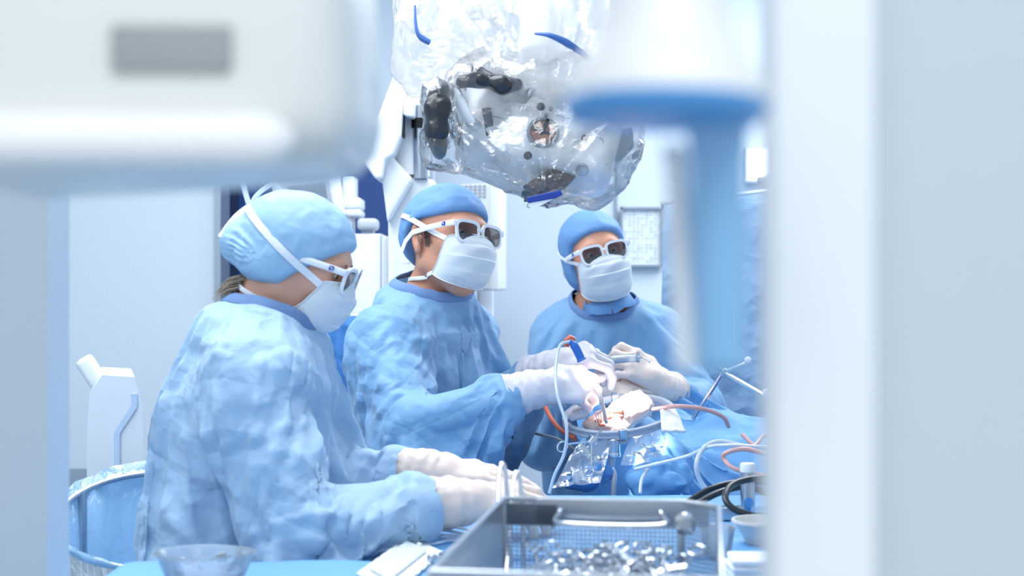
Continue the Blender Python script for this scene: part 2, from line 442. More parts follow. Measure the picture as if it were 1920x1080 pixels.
# blue draped stand between the two people on the left
BLD = mat('drape_blue', '5b95cf', .7, bump=CR, vary=.05); BLD2 = mat('drape_deep_blue', '3f7cc0', .7, bump=CR, vary=.05)
def sheet(name, pts_top, pts_bot, d0, m, parent=None, waves=6, amp=.012, rows=30, cols=60, seed=0, th=.002):
    a0, a1 = pts_top; b0, b1 = pts_bot; v = []
    for i in range(rows):
        for j in range(cols):
            s, t_ = j/(cols-1), i/(rows-1)
            top = P(a0[0]+(a1[0]-a0[0])*s, a0[1]+(a1[1]-a0[1])*s, d0); bot = P(b0[0]+(b1[0]-b0[0])*s, b0[1]+(b1[1]-b0[1])*s, d0)
            q = top+(bot-top)*t_
            q[1] += amp*(.4+t_)*(math.sin(waves*2*PI*s+seed+1.3*math.sin(3*s+seed))+.4*math.sin(waves*4.7*s+seed*2))
            v.append(q)
    v = np.array(v); v[:,1] += crumple(v, 7, seed)*.012
    f = [(i*cols+j, i*cols+j+1, (i+1)*cols+j+1, (i+1)*cols+j) for i in range(rows-1) for j in range(cols-1)]
    o = mesh(name, v, f, m, parent); md = o.modifiers.new('t', 'SOLIDIFY'); md.thickness = th; return o
t = thing('draped_stand', V(P(760,0,4.0)[0],4.1,0), 'stand under a hanging blue sheet behind the person with the bare ear', 'stand')
sheet('sheet', ((600,590),(885,598)), ((600,1500),(1010,1500)), 3.95, BLD2, t, 7, .015, seed=2)
for x in (640, 860): MB().tube([P(x,592,4.02), V(P(x,0,4.02)[0],4.02,0)], .012).make('pole', STEELT, t)
MB().tube([P(600,592,4.02), P(884,600,4.02)], .012).make('cross_bar', STEELT, t)
# hanging drape on the right
t = thing('anaesthesia_screen', V(P(1420,0,4.15)[0],4.2,0), 'large pale blue sheet hanging beside the hooded person', 'drape')
LBD = mat('drape_pale_blue', 'a8cbea', .7, bump=CR, vary=.03, transl=.2)
sheet('sheet', ((1245,385),(1700,330)), ((1215,1400),(1700,1400)), 4.15, LBD, t, 5, .02, seed=5)
MB().tube([P(1240,384,4.2), P(1700,329,4.2)], .01).make('rail', STEELT, t)
for x in (1290, 1650): MB().tube([P(x,384-(x-1245)*.12,4.2), V(P(x,0,4.2)[0],4.2,0)], .012).make('pole', STEELT, t)
# white cart on the left
t = thing('equipment_cart', V(P(195,0,3.0)[0],3.1,0), 'white equipment cart with a pale blue stripe behind the near grey panel', 'cart')
c = P(193,0,3.0)[0]; MC = frame((.96,.28,0))
prof = [(-.055,1.28), (-.030,1.32), (.035,1.315), (.050,1.26), (.055,1.05), (.055,.12), (-.06,.12), (-.06,1.2)]
MB().prism([(x, z) for x, z in prof], -.16, .16, np.stack([MC[:,0], V(0,0,1), -MC[:,1]], 1), (c, 3.1, 0)).make('cabinet', WPL, t)
st = MB(); o_ = V(c, 3.1, 0)
st.tube([o_+MC[:,0]*.0 -MC[:,1]*.162+V(0,0,z) if z < 1.22 else o_+MC[:,0]*.035-MC[:,1]*.162+V(0,0,z) for z in (.2, 1.20, 1.255, 1.28)], .006, n=8, flat=(.014, .004), up=(0,-1,0))
st.make('stripe', mat('stripe_blue', 'b9d0e8', .5), t)
MB().box(o_+V(-.045,-.02,1.315), (.018,.05,.04), frame((.8,.2,.5)), .01).make('handle', WPL, t)
for a in (-1, 1):
    for b in (-1, 1):
        MB().lathe([(.001,-.014),(.045,-.014),(.05,-.008),(.05,.008),(.045,.014),(.001,.014)], o_+MC[:,0]*.045*a+MC[:,1]*.12*b+V(0,0,.05), (1,.2,0), 20).make('wheel', GREYPL, t)

# ---------------------------------------------------------------- people
def head_sdf():
    S = [ell((-.008,0,.034), (.099,.078,.090)), ell((.028,0,-.040), (.062,.057,.072))]
    S += [cone((.000,s*.050,-.062), (.064,s*.012,-.100), .017, .017) for s in (1,-1)]
    S += [cone((.058,0,-.104), (.068,0,-.100), .021)]
    S += [ell((.066,s*.044,-.022), (.022,.02,.02)) for s in (1,-1)]
    f = union(S, .035)
    f2 = union([f, cone((.080,.030,.020), (.083,-.030,.020), .013), cone((.076,.05,.014), (.083,.028,.021), .009),
                cone((.076,-.05,.014), (.083,-.028,.021), .009)], .02)
    g = f2
    for s in (1,-1): g = cut(g, ell((.103,s*.032,.000), (.019,.018,.014)), .014)
    for s in (1,-1): g = union([g, ell((.078,s*.031,.000), (.013,.014,.012))], .004)
    g = union([g, cone((.090,0,.010), (.108,0,-.026), .007, .010), ell((.106,0,-.032), (.012,.012,.010)),
               ell((.097,.012,-.034), (.010,.008,.008)), ell((.097,-.012,-.034), (.010,.008,.008))], .012)
    g = union([g, ell((.085,0,-.058), (.013,.026,.006)), ell((.083,0,-.069), (.012,.022,.007))], .008)
    for s in (1,-1):
        R = frame((1,s*.35,0), (-.25,s*.1,1))
        e = ell((-.010,s*.080,-.006), (.019,.008,.033), R)
        e = cut(e, ell((-.004,s*.090,-.002), (.010,.009,.020), R), .006)
        e = union([e, ell((.004,s*.078,-.008), (.006,.005,.008)), ell((-.004,s*.078,-.034), (.008,.006,.009))], .006)
        g = union([g, e], .006)
    return g
HEAD = head_sdf()
FING = [(.036, .094, (.043,.026,.021), .0088), (.012, .098, (.047,.030,.022), .0090), (-.012, .093, (.043,.028,.022), .0085), (-.033, .083, (.034,.021,.020), .0075)]
class Hand:
    """wrist at o, axes M (x towards the fingers, z out of the back of the hand), s = side of the thumb along y"""
    def __init__(h, o, fwd, back, s, curl, thumb=None, spread=.07, k=1.0):
        h.o = np.asarray(o, float); h.M = frame(fwd, back); h.s = s; h.k = k
        curl = [curl]*4 if not hasattr(curl[0], '__len__') else curl
        h.bones = []; h.tips = []; h.nails = []
        for (y, x, L, r), c, n in zip(FING, curl, range(4)):
            p = V(x, s*y, -.002); a = 0; sp = s*spread*(1.2-n*.8)
            h.bones.append((V(.018, s*y*.55, 0), p, .0135 if n < 3 else .0125, .0120 if n < 3 else .0105))
            for li, ci in zip(L, c):
                a += math.radians(ci)
                d = V(math.cos(a)*math.cos(sp), math.sin(sp), -math.sin(a)); q = p+d*li
                h.bones.append((p, q, r, r*.93)); p = q; r *= .93
            h.tips.append(h.w(p))
        t = thumb or [(.020, .022, -.008), (.050, .046, -.020), (.078, .052, -.030), (.100, .050, -.040)]
        t = [V(a, s*b, c) for a, b, c in t]
        for i in range(3): h.bones.append((t[i], t[i+1], (.0150,.0115,.0105)[i], (.0120,.0105,.0090)[i]))
        h.tips.append(h.w(t[3]))
    def w(h, p): return h.o+h.M@(np.asarray(p, float)*h.k)
    def sdf(h, grow=0.):
        k = h.k
        palm = union([cone(h.w(a), h.w(b), ra*k+grow, rb*k+grow) for i, (a, b, ra, rb) in enumerate(h.bones[:16]) if i % 4 == 0]
                     + [cone(h.w(h.bones[16][0]), h.w(h.bones[16][1]), h.bones[16][2]*k+grow, h.bones[16][3]*k+grow)], .016)
        parts = [palm]
        for n in range(4):
            parts.append(union([cone(h.w(a), h.w(b), ra*k+grow, rb*k+grow) for a, b, ra, rb in h.bones[n*4+1:n*4+4]], .004))
        parts.append(union([cone(h.w(a), h.w(b), ra*k+grow, rb*k+grow) for a, b, ra, rb in h.bones[17:19]], .004))
        return union(parts, .005)
    def box(h, m=.03):
        b = np.array([h.w(x) for q in h.bones for x in q[:2]]+[h.o]); return b.min(0)-m, b.max(0)+m
class Person:
    def __init__(s, head_o, head_M, hs, neck, chest, pelvis, sh, el, wr, hands, facing, k=1.0):
        s.ho, s.hM, s.hs = np.asarray(head_o, float), head_M, hs
        s.neck, s.chest, s.pelvis, s.sh, s.el, s.wr, s.hands, s.face = neck, chest, pelvis, sh, el, wr, hands, nrm(facing); s.ng = 1
        s.left = nrm(np.cross(V(0,0,1), s.face)); s.k = k
    def H(s, p): return s.ho+s.hM@(np.asarray(p, float)*s.hs)
    def torso(s, g=0., k=.07):
        R = np.stack([s.face, s.left, V(0,0,1)], 1); up = nrm(s.neck-s.pelvis)
        R = frame(s.face-up*(s.face@up), up); K = s.k
        mid = s.chest*.45+s.pelvis*.55
        L = [ell(s.chest, V(.115,.165,.17)*K+g, R), ell(mid, V(.105,.145,.16)*K+g, R), ell(s.pelvis, V(.12,.165,.13)*K+g, R),
             cone(s.sh[0], s.sh[1], .06*K+g), cone(s.neck-up*.05, s.neck, (.085 if s.ng == 1 else .07)*K+g*s.ng, (.055 if s.ng == 1 else .05)*K+g*s.ng)]
        return union(L, k)
    def arms(s, g=0., cuts=True):
        o = []
        for i in (0, 1):
            o.append(union([cone(s.sh[i], s.el[i], .056+g, .043+g), cone(s.el[i], s.wr[i], .043+g, .027+g*.8)], .03))
        return o
    def legs(s):
        o = []; K = s.k
        for i, sg in ((0, -1), (1, 1)):
            hip = s.pelvis+s.left*sg*.085*K; foot = V(hip[0], hip[1], 0)
            knee = V(hip[0], hip[1], hip[2]*.53)+s.face*.02; an = foot+V(0,0,.09)
            o += [cone(hip, knee, .085*K, .058*K), cone(knee, an, .058*K, .038*K), cone(an-V(0,0,.04), foot+s.face*.15+V(0,0,.032), .045, .032)]
        return union(o, .03)
    def body(s):
        neck = cone(s.H((-.022,0,-.055)), s.neck, .054*s.hs, .060*s.hs)
        hd = xf(HEAD, s.hM, s.ho, s.hs)
        f = union([s.torso(), s.legs()], .08); f = union([f]+s.arms(), .05); f = union([f, neck], .05); f = union([f, hd], .022)
        for h in s.hands: f = union([f, h.sdf()], .014)
        return f
    def bounds(s):
        pts = [s.ho, s.neck, s.pelvis, s.chest]+list(s.sh)+list(s.el)+list(s.wr)+[t for h in s.hands for t in h.tips]
        p = np.array(pts); return p.min(0)-.26, p.max(0)+.26
def frame_head(yaw, pitch, roll):
    """yaw: 0 looks along +X, negative turns to the camera; pitch up positive; roll to own left positive"""
    y, p, r = map(math.radians, (yaw, pitch, roll))
    x = V(math.cos(y)*math.cos(p), math.sin(y)*math.cos(p), math.sin(p)); M = frame(x)
    c, s = math.cos(r), math.sin(r)
    return M@np.array([[1,0,0],[0,c,-s],[0,s,c]])
CUR = (28, 38, 28)
nurse = Person(P(555,485,2.45), frame_head(-5,-21,0), .93, P(490,632,2.45), P(474,780,2.45), P(420,1075,2.47),
    [P(478,706,2.31), P(520,700,2.60)], [P(560,975,2.21), P(600,900,2.62)], [P(862,940,2.27), P(806,884,2.50)], [], (1,-.08,0), .95)
nurse.ng = .2
nurse.hands = [Hand(nurse.wr[0], (1,.05,.05), (-.05,-.45,.9), 1, [(22,34,20),(24,36,22),(26,36,22),(28,36,22)], [(.020,.022,-.006),(.052,.040,-.016),(.082,.038,-.022),(.106,.028,-.028)], k=.93),
               Hand(nurse.wr[1], (1,.03,0), (0,-.25,.95), -1, [(10,12,8),(8,12,8),(10,12,8),(14,12,8)], [(.020,.022,-.006),(.054,.036,-.014),(.084,.036,-.018),(.112,.032,-.02)], spread=.03, k=.95)]
surgeon = Person(P(838,452,3.2), frame_head(-48,7,-9), 1.0, P(812,572,3.24), P(790,735,3.26), P(775,1060,3.28),
    [P(722,640,3.06), P(868,625,3.42)], [P(770,800,2.88), P(880,775,3.40)], [P(1008,728,2.90), P(1030,690,3.10)], [], (.8,-.6,0), 1.06)
surgeon.hands = [Hand(surgeon.wr[0], (1,.12,.06), (-.15,-.75,.65), 1, [(45,55,30),(50,60,35),(55,65,40),(58,65,40)], [(.020,.022,-.006),(.052,.046,-.006),(.082,.048,-.014),(.108,.036,-.024)], k=1.0),
                 Hand(surgeon.wr[1], (.9,-.25,.38), (-.2,-.5,.85), -1, [(45,50,30),(55,60,35),(60,60,40),(60,60,40)], [(.020,.022,-.006),(.052,.046,-.02),(.080,.048,-.034),(.100,.038,-.048)], k=1.0)]
assistant = Person(P(1116,482,3.8), frame_head(-81,6,13), .98, P(1124,592,3.84), P(1140,733,3.86), P(1150,1000,3.9),
    [P(1052,628,3.84), P(1235,628,3.84)], [P(1020,770,3.72), P(1318,765,3.70)], [P(1110,738,3.44), P(1240,724,3.46)], [], (.06,-1,0), 1.02)
assistant.hands = [Hand(assistant.wr[0], (1,-.12,.05), (-.05,-.65,.75), 1, [(12,22,20),(14,24,20),(16,26,20),(18,28,20)], k=.98),
                   Hand(assistant.wr[1], (-.9,-.2,.72), (.30,-.75,.55), -1, [(28,62,40),(34,66,44),(40,68,44),(46,68,44)], [(.020,.024,-.004),(.052,.044,-.004),(.082,.044,-.012),(.106,.030,-.02)], k=.98)]
assistant.ng = .4
PEOPLE = [nurse, surgeon, assistant]

# ---------------------------------------------------------------- cloth simulation helpers
SIM = []; COLLIDERS = []
def collider(f, lo, hi, h=.016, fr=5):
    v, q = net(f, lo, hi, h); o = mesh('collider', v, q); m = o.modifiers.new('c', 'COLLISION')
    o.collision.thickness_outer = .004; o.collision.thickness_inner = .03; o.collision.cloth_friction = fr
    COLLIDERS.append(o); return o
def cloth(o, pin, grow=.08, bend=.6, tens=15, mass=.25, selfc=False, quality=6, pressure=0):
    g = o.vertex_groups.new(name='pin'); g.add([int(i) for i in np.nonzero(pin)[0]], 1.0, 'REPLACE')
    m = o.modifiers.new('cloth', 'CLOTH'); s = m.settings
    s.quality = quality; s.mass = mass; s.tension_stiffness = tens; s.compression_stiffness = tens; s.shear_stiffness = tens*.5
    s.bending_stiffness = bend; s.air_damping = 3; s.tension_damping = 8; s.compression_damping = 8; s.shear_damping = 8
    s.vertex_group_mass = 'pin'; s.shrink_min = -grow; s.shrink_max = -grow
    if pressure: s.use_pressure = True; s.uniform_pressure_force = pressure
    m.collision_settings.distance_min = .005; m.collision_settings.collision_quality = 2
    m.collision_settings.use_self_collision = selfc; m.collision_settings.self_distance_min = .004
    m.point_cache.frame_end = 60
    SIM.append(o)
def run_sim(n):
    for f in range(1, n+1): SC.frame_set(f)
    dg = bpy.context.evaluated_depsgraph_get()
    for o in SIM:
        me = bpy.data.meshes.new_from_object(o.evaluated_get(dg)); old = o.data
        mats = list(old.materials); o.modifiers.clear(); o.vertex_groups.clear(); o.data = me
        me.polygons.foreach_set('use_smooth', [True]*len(me.polygons))
        bpy.data.meshes.remove(old)
    for c in COLLIDERS: bpy.data.objects.remove(c)
    SC.frame_set(1)

# ---------------------------------------------------------------- surgical gowns
def gown_field(p, bag, sleeve, extra=()):
    """loose gown: torso with a wide skirt, sleeves with a baggy lower edge, open at the neck and at the cuffs"""
    R = np.stack([p.face, p.left, V(0,0,1)], 1); K = p.k
    hem = V(p.pelvis[0], p.pelvis[1], .62)
    T = union([p.torso(bag), cone(p.chest-V(0,0,.05), p.pelvis, .12*K+bag, .13*K+bag*1.4), cone(p.pelvis, hem, .17*K+bag, .21*K+bag),
               cone(p.neck-nrm(p.neck-p.pelvis)*.06, p.neck-nrm(p.neck-p.pelvis)*.04, .07, .05)]+list(extra), .06)
    fs = [T]
    for i in (0, 1):
        a, b, c = p.sh[i], p.el[i], p.wr[i]; dn = V(0,0,-1)
        w = c-nrm(c-b)*.005
        fs.append(union([cone(a, b+dn*.01, .062+sleeve, .052+sleeve), cone(b+dn*.012, b*.35+w*.65+dn*.012, .052+sleeve, .044+sleeve*.6),
                         cone(b*.3+w*.7+dn*.008, w*.96+b*.04, .040+sleeve*.45, .033)], .03))
    f = union(fs, .028)
    return f
def make_gown(p, name, h=.013, bag=.03, sleeve=.02, cuffpull=.035, neckcut=None, neckr=.066, ncut=(.010, .080), m=None, parent=None, grow=.1, **kw):
    nc, nn = neckcut; Rn = frame(p.face-nn*(p.face@nn), nn)
    f = gown_field(p, bag, sleeve, list(kw.get('extra', ()))+[ell(nc-nn*.055, (.115,.115,.048), Rn)])
    lo, hi = p.bounds(); lo = lo-.08; hi = hi+.08; lo[2] = .5
    v, q = net(f, lo, hi, h)
    keep = v[:,2] > .64
    ax = (v-nc)@nn; rad = np.linalg.norm(v-nc-ax[:,None]*nn, axis=1)
    keep &= ~((rad < neckr) & (ax > -.12)) & ~((ax > ncut[0]) & (rad < ncut[1]))
    cuff = []
    for i in (0, 1):
        d = nrm(p.wr[i]-p.el[i]); c = p.wr[i]-d*cuffpull
        keep &= ~(((v-c)@d > 0) & (np.linalg.norm(v-c, axis=1) < .16))
        cuff.append((c, d))
    v, q = clip_mesh(v, q, keep)
    ax = (v-nc)@nn; rad = np.linalg.norm(v-nc-ax[:,None]*nn, axis=1)
    pin = ((rad < neckr+.022) & (ax > -.12)) | ((rad < .115) & (ax > -.055))
    for c, d in cuff: pin |= ((v-c)@d > -.040) & (np.linalg.norm(v-c, axis=1) < .09)
    o = mesh(name, v, q, m, parent)
    cloth(o, pin, grow=grow, **{k: x for k, x in kw.items() if k != 'extra'})
    return o
NECK = {'nurse': (P(497,616,2.45), nrm(V(.50,-.05,.86))), 'surgeon': (P(800,564,3.23), nrm(V(.34,-.32,.88))), 'assistant': (P(1131,574,3.82), nrm(V(-.05,-.55,.84)))}
def bare_field(p):
    f = union([p.torso(), p.legs()], .08); f = union([f]+p.arms(), .05)
    return union([f, cone(p.H((-.022,0,-.055)), p.neck, .054, .062)], .05)
def bodycol(p):
    f = union([p.torso(), p.legs()], .08); f = union([f]+p.arms(), .05)
    f = union([f, cone(p.H((-.022,0,-.055)), p.neck, .050, .058)], .05)
    for i in (0, 1): f = union([f, cone(p.wr[i], p.hands[i].w((.07,0,0)), .028, .03)], .02)
    lo, hi = p.bounds(); lo[2] = .45
    return collider(f, lo, hi, .018)

def crease_gown(o, amp=.006, f=9, seed=0, calm=(), body=None, limbs=(), bulge=()):
    """one level of subdivision and paper like creases"""
    md = o.modifiers.new('sub', 'SUBSURF'); md.levels = md.render_levels = 1
    dg = bpy.context.evaluated_depsgraph_get(); me = bpy.data.meshes.new_from_object(o.evaluated_get(dg)); o.modifiers.clear(); old = o.data; o.data = me
    n = len(me.vertices); c = np.zeros(n*3, np.float32); me.vertices.foreach_get('co', c); c = c.reshape(-1, 3).astype(float)
    nn = np.zeros(n*3, np.float32); me.vertices.foreach_get('normal', nn); nn = nn.reshape(-1, 3)
    ed = np.zeros(len(me.edges)*2, np.int32); me.edges.foreach_get('vertices', ed); ed = ed.reshape(-1, 2)
    deg = np.bincount(ed.ravel(), minlength=n)[:,None]
    def lap():
        s = np.zeros((n, 3)); np.add.at(s, ed[:,0], c[ed[:,1]]); np.add.at(s, ed[:,1], c[ed[:,0]]); return s/np.maximum(deg, 1)-c
    for it in range(45):                       # open out the knots of the cloth
        d = lap(); w = np.clip((np.linalg.norm(d, axis=1)-.0014)/.0006, 0, 1); w[deg[:,0] < 4] = 0
        for _k in range(7 if it < 20 else 3): s = w.copy(); np.maximum.at(s, ed[:,0], w[ed[:,1]]*.93); np.maximum.at(s, ed[:,1], w[ed[:,0]]*.93); w = s; w[deg[:,0] < 4] = 0
        c = c+d*(w*.6)[:,None]
    q = c*V(1,1,.75)
    near = np.min([np.linalg.norm(c-x, axis=1) for x in calm], 0) if len(calm) else np.ones(n)
    k = np.clip((near-.05)/.06, .15, 1)
    c += nn*(k*((-crumple(q, f, seed, 3))*amp*.4+facets(q, f*.9, seed+9)*amp*1.2+facets(q, f*2.3, seed+4)*amp*.35))[:,None]
    for ctr, dr_, sg in bulge: c += np.exp(-(np.linalg.norm(c-ctr, axis=1)/sg)**2)[:,None]*dr_
    # folds running across the sleeves
    for a, b in limbs:
        ax = nrm(b-a); t = (c-a)@ax; L = np.linalg.norm(b-a); r = c-a-np.clip(t, 0, L)[:,None]*ax; w = np.clip((.13-np.linalg.norm(r, axis=1))/.03, 0, 1)*k
        q2 = (c-a)+np.outer(t*.9, ax); q2 = q2+.35*np.linalg.norm(r, axis=1)[:,None]*ax
        c += nn*(w*(-crumple(q2, 8, seed+21, 2))*amp*.6)[:,None]
    if body is not None:
        for it in range(3):
            d = body(c); m = d < .007
            if not m.any(): break
            e = .004; g = np.stack([body(c[m]+V(*(e*np.eye(3)[i])))-body(c[m]-V(*(e*np.eye(3)[i]))) for i in range(3)], 1)
            g /= np.linalg.norm(g, axis=1)[:,None]+1e-9; c[m] += g*(.009-d[m])[:,None]
    me.vertices.foreach_set('co', c.astype(np.float32).ravel()); me.update()
    bpy.data.meshes.remove(old)
def rim_of(o, c, axis, rmax):
    """points of the open edge of a gown around the neck"""
    me = o.data; cnt = {}
    for pl in me.polygons:
        for e in pl.edge_keys: cnt[e] = cnt.get(e, 0)+1
    ids = {i for e, k in cnt.items() if k == 1 for i in e}
    return np.array([me.vertices[i].co[:] for i in ids if np.linalg.norm(np.array(me.vertices[i].co[:])-c) < rmax])

# ---------------------------------------------------------------- dressing the people
def project(f, p, c, far=.3):
    """the point where the ray from c through p leaves the shape f"""
    c = np.asarray(c, float); d = nrm(np.asarray(p, float)-c); t = np.linspace(0, far, 400)
    v = f(c+t[:,None]*d); i = np.nonzero(v < 0)[0]
    return c+d*(t[i[-1]] if len(i) else np.linalg.norm(p-c))
def ribbon_on(mb, f, pts, centre, w=.012, t=.0015, lift=.002, n=7):
    """a flat band lying on the shape f"""
    q = spline(pts, n); q = [project(f, p, centre) for p in q]
    out = [nrm(p-np.asarray(centre, float)) for p in q]
    q = [p+o*lift for p, o in zip(q, out)]
    return mb.tube(q, .004, n=10, flat=(w, t), up=out)
def to_world(p, mb):
    mb.v = [tuple(p.H(v)) for v in mb.v]; return mb
def lens_poly(g=0., n=40):
    """outline of a lens, wide at the top; g grows it"""
    o = []
    for k in range(n):
        a = 2*PI*k/n; c, s = math.cos(a), math.sin(a)
        x = math.copysign(abs(c)**.55, c); y = math.copysign(abs(s)**.62, s)
        w = .0255+.0022*y; o.append((x*(w+g), y*(.0205+g)))
    return o
def glasses(p, root, y0=.0, tilt=0):
    cur = lambda v: (v[0]-1.5*v[1]*v[1], v[1], v[2])
    fr = MB(); X0, X1 = .1145, .1195
    for s in (1, -1):
        a = [(y+s*.0345, z-.003) for y, z in lens_poly()]; b = [(y*s+s*.0345, z-.003+.001) for y, z in lens_poly(.0055)]
        if s == -1: b = [(y+s*.0345, z-.002) for y, z in lens_poly(.0055)]
        n = len(a); v = [(x, *q) for x in (X0, X1) for r in (a, b) for q in r]
        f = []
        for k in range(n):
            j = (k+1) % n
            f += [(k, j, n+j, n+k), (2*n+k, 3*n+k, 3*n+j, 2*n+j), (k, 2*n+k, 2*n+j, j), (n+k, n+j, 3*n+j, 3*n+k)]
        fr.add(v, f)
        fr.box((.117, s*.0665, .0125), (.0028, .0065, .0065), bev=.002)
    fr.box((.1175, 0, .006), (.0025, .010, .0040), bev=.0015)
    fr.v = [cur(v) for v in fr.v]; F = to_world(p, fr).make('glasses_frame', WHITEPL, root)
    for s in (1, -1):
        q = [(s_y+s*.0345, z-.003) for s_y, z in lens_poly(.0008)]
        l = MB(); n = len(q)
        l.add([(.1165, *c) for c in q]+[(.1172, s*.0345, -.003)], [(k, (k+1) % n, n) for k in range(n)])
        l.v = [cur(v) for v in l.v]; tag(to_world(p, l).make('lens', LENSM, F, smooth=False), 'smoked grey lens')
    for s in (1, -1):
        t = MB()
        t.tube([(.110, s*.0715, .0125), (.080, s*.0775, .012), (.03, s*.0835, .010), (-.015, s*.0870, .006), (-.038, s*.0870, -.010), (-.052, s*.0855, -.03)],
               .004, n=10, flat=(.013, .004), up=(0, s, 0))
        T = to_world(p, t).make('temple', WHITEPL, root)
        lg = MB()
        lg.box((.085, s*.0796, .0125), (.0042, .0012, .0042), frame((1, -s*.18, 0)))
        L_ = to_world(p, lg).make('logo_patch', LOGO, T)
        st = MB(); st.tube([(.088, s*.0812, .0095), (.084, s*.0818, .0125), (.0875, s*.0812, .0125), (.0825, s*.0820, .0155)], .0007, n=6)
        for k, w in enumerate(st.v): pass
        tag(to_world(p, st).make('logo_stroke', WHITEPL, T), 'white stroke across the blue patch')
def mask_part(p, root, m=MASKM, w=.066, long=.0, puff=0., seed=0):
    n, mm = 37, 33; v = []; f = []
    Tt = [0, .12, .3, .5, .7, .85, 1]
    zc = np.array([-.006, -.020, -.040, -.062, -.085, -.103-long, -.116-long]); xc = np.array([.1155, .123, .1300, .1285, .1200, .1070, .088])+puff
    ze = np.array([-.016, -.024, -.036, -.050, -.066, -.078, -.088]); xe = np.array([.078, .074, .069, .062, .054, .044, .034])
    for i in range(mm):
        t = i/(mm-1); Z, X = np.interp(t, Tt, zc), np.interp(t, Tt, xc); Z2, X2 = np.interp(t, Tt, ze), np.interp(t, Tt, xe)
        for j in range(n):
            th = (j/(n-1)*2-1); a = th*PI/2; c = math.cos(a)
            # narrow ridge over the nose on top, broad lower down
            k = c**(1.0-.25*math.sin(t*PI)) if c > 0 else 0
            x = X2+(X-X2)*k; y = (w-.004*abs(t-.5))*math.sin(a); z = Z2+(Z-Z2)*c**.8 if c > 0 else Z2
            saw = ((t*4.0) % 1.0); pl = (.0035*(1-saw) if .1 < t < .9 else 0)*c
            wr = .0016*math.sin(9*th+17*t+seed)*c*math.sin(PI*t)
            x += pl+wr
            v.append((x, y, z))
    for i in range(mm-1):
        for j in range(n-1): f.append((i*n+j, i*n+j+1, (i+1)*n+j+1, (i+1)*n+j))
    mb = MB().add(v, f)
    o = to_world(p, mb).make('face_mask', m, root)
    md = o.modifiers.new('thick', 'SOLIDIFY'); md.thickness = .0022; md.offset = 0
    # edge bindings: top, bottom and the two sides
    e = MB()
    for row in (0, mm-1): e.tube([v[row*n+j] for j in range(n)], .002, n=8, flat=(.006, .0022))
    for col_ in (0, n-1): e.tube([v[i*n+col_] for i in range(mm)], .002, n=8, flat=(.006, .0025))
    for row, dz in ((3, 0), (mm-4, 0)):
        for j in range(2, n-2): 
            q = V(*v[row*n+j]); e.box(q+nrm(q*V(1,1,0))*.0012, (.0004, .0006, .0025))
    to_world(p, e).make('mask_binding', STRAP, o)
    return o, v, n, mm
def smooth_step(x): return np.clip(x, 0, 1)
def cap_part(p, root, m, edge, prims, h=.004, wr=.0030, seed=0, gather=None, name='surgical_cap'):
    """edge: list of (x, z) along the head: the cap stays above it"""
    ex, ez = zip(*edge)
    base = union([xf(HEAD, np.eye(3), V(0,0,0))]*0+prims, .02)
    def f(q):
        d = base(q)
        w = crumple(q, 22, seed)*wr+noise(q, 60, seed+3)*wr*.18
        if gather is not None:
            g, R = gather; r = q-np.asarray(g, float); rr = np.linalg.norm(r, axis=1)
            an = np.arctan2(r[:,2], r[:,1]*.7+r[:,0]*.7); w = w+.0035*np.sin(an*13+3*noise(q, 20, 5))*np.exp(-(rr/R)**2)
        e = (np.interp(q[:,0], ex, ez)-q[:,2])*.75
        band = np.exp(-((e+.010)/.009)**2)
        return -smin(-(d+w-.0015*band), -e, .006)
    lo, hi = V(-.2,-.12,-.14), V(.14,.12,.17)
    v, q = net(f, lo, hi, h)
    v = np.array([p.H(x) for x in v])
    o = mesh(name, v, q, m, root)
    return o, f, base
def collar_from(o, p, c, n, name, m, root, w=.022, t=.005, rise=.004):
    z = nrm(n); x = nrm(p.face-z*(p.face@z)); y = np.cross(z, x); q = rim_of(o, c, z, .16)-c
    an = np.arctan2(q@y, q@x); R = np.linalg.norm(q-np.outer(q@z, z), axis=1); Z = q@z; pts = []; ups = []
    for k in range(61):
        a = 2*PI*k/60; wgt = np.exp(-(((an-a+PI) % (2*PI)-PI)/.16)**2); r = (wgt@R)/wgt.sum()+.001; h = (wgt@Z)/wgt.sum()+rise
        d = x*math.cos(a)+y*math.sin(a); pts.append(c+d*r+z*h); ups.append(nrm(d+z*.55))
    mb = MB(); mb.tube(pts, .004, n=10, flat=(w, t), up=ups, caps=False); return mb.make(name, m, root)
def collar_ring(p, c, nrm_, ra, rb, name, m, root, w=.024, t=.005, wav=.003, seed=0, tip=None):
    z = nrm(nrm_); x = nrm(p.face-z*(p.face@z)); y = np.cross(z, x); pts = []; ups = []
    for k in range(49):
        a = 2*PI*k/48; r = V(0,0,0)+x*math.cos(a)*ra+y*math.sin(a)*rb
        dz = wav*math.sin(5*a+seed)+wav*.6*math.sin(9*a+seed*2)
        pts.append(c+r*(1+.02*math.sin(7*a+seed))+z*dz); ups.append(nrm(r+z*.5*np.linalg.norm(r)))
    mb = MB(); mb.tube(pts, .004, n=10, flat=(w, t), up=ups, caps=False)
    return mb.make(name, m, root)
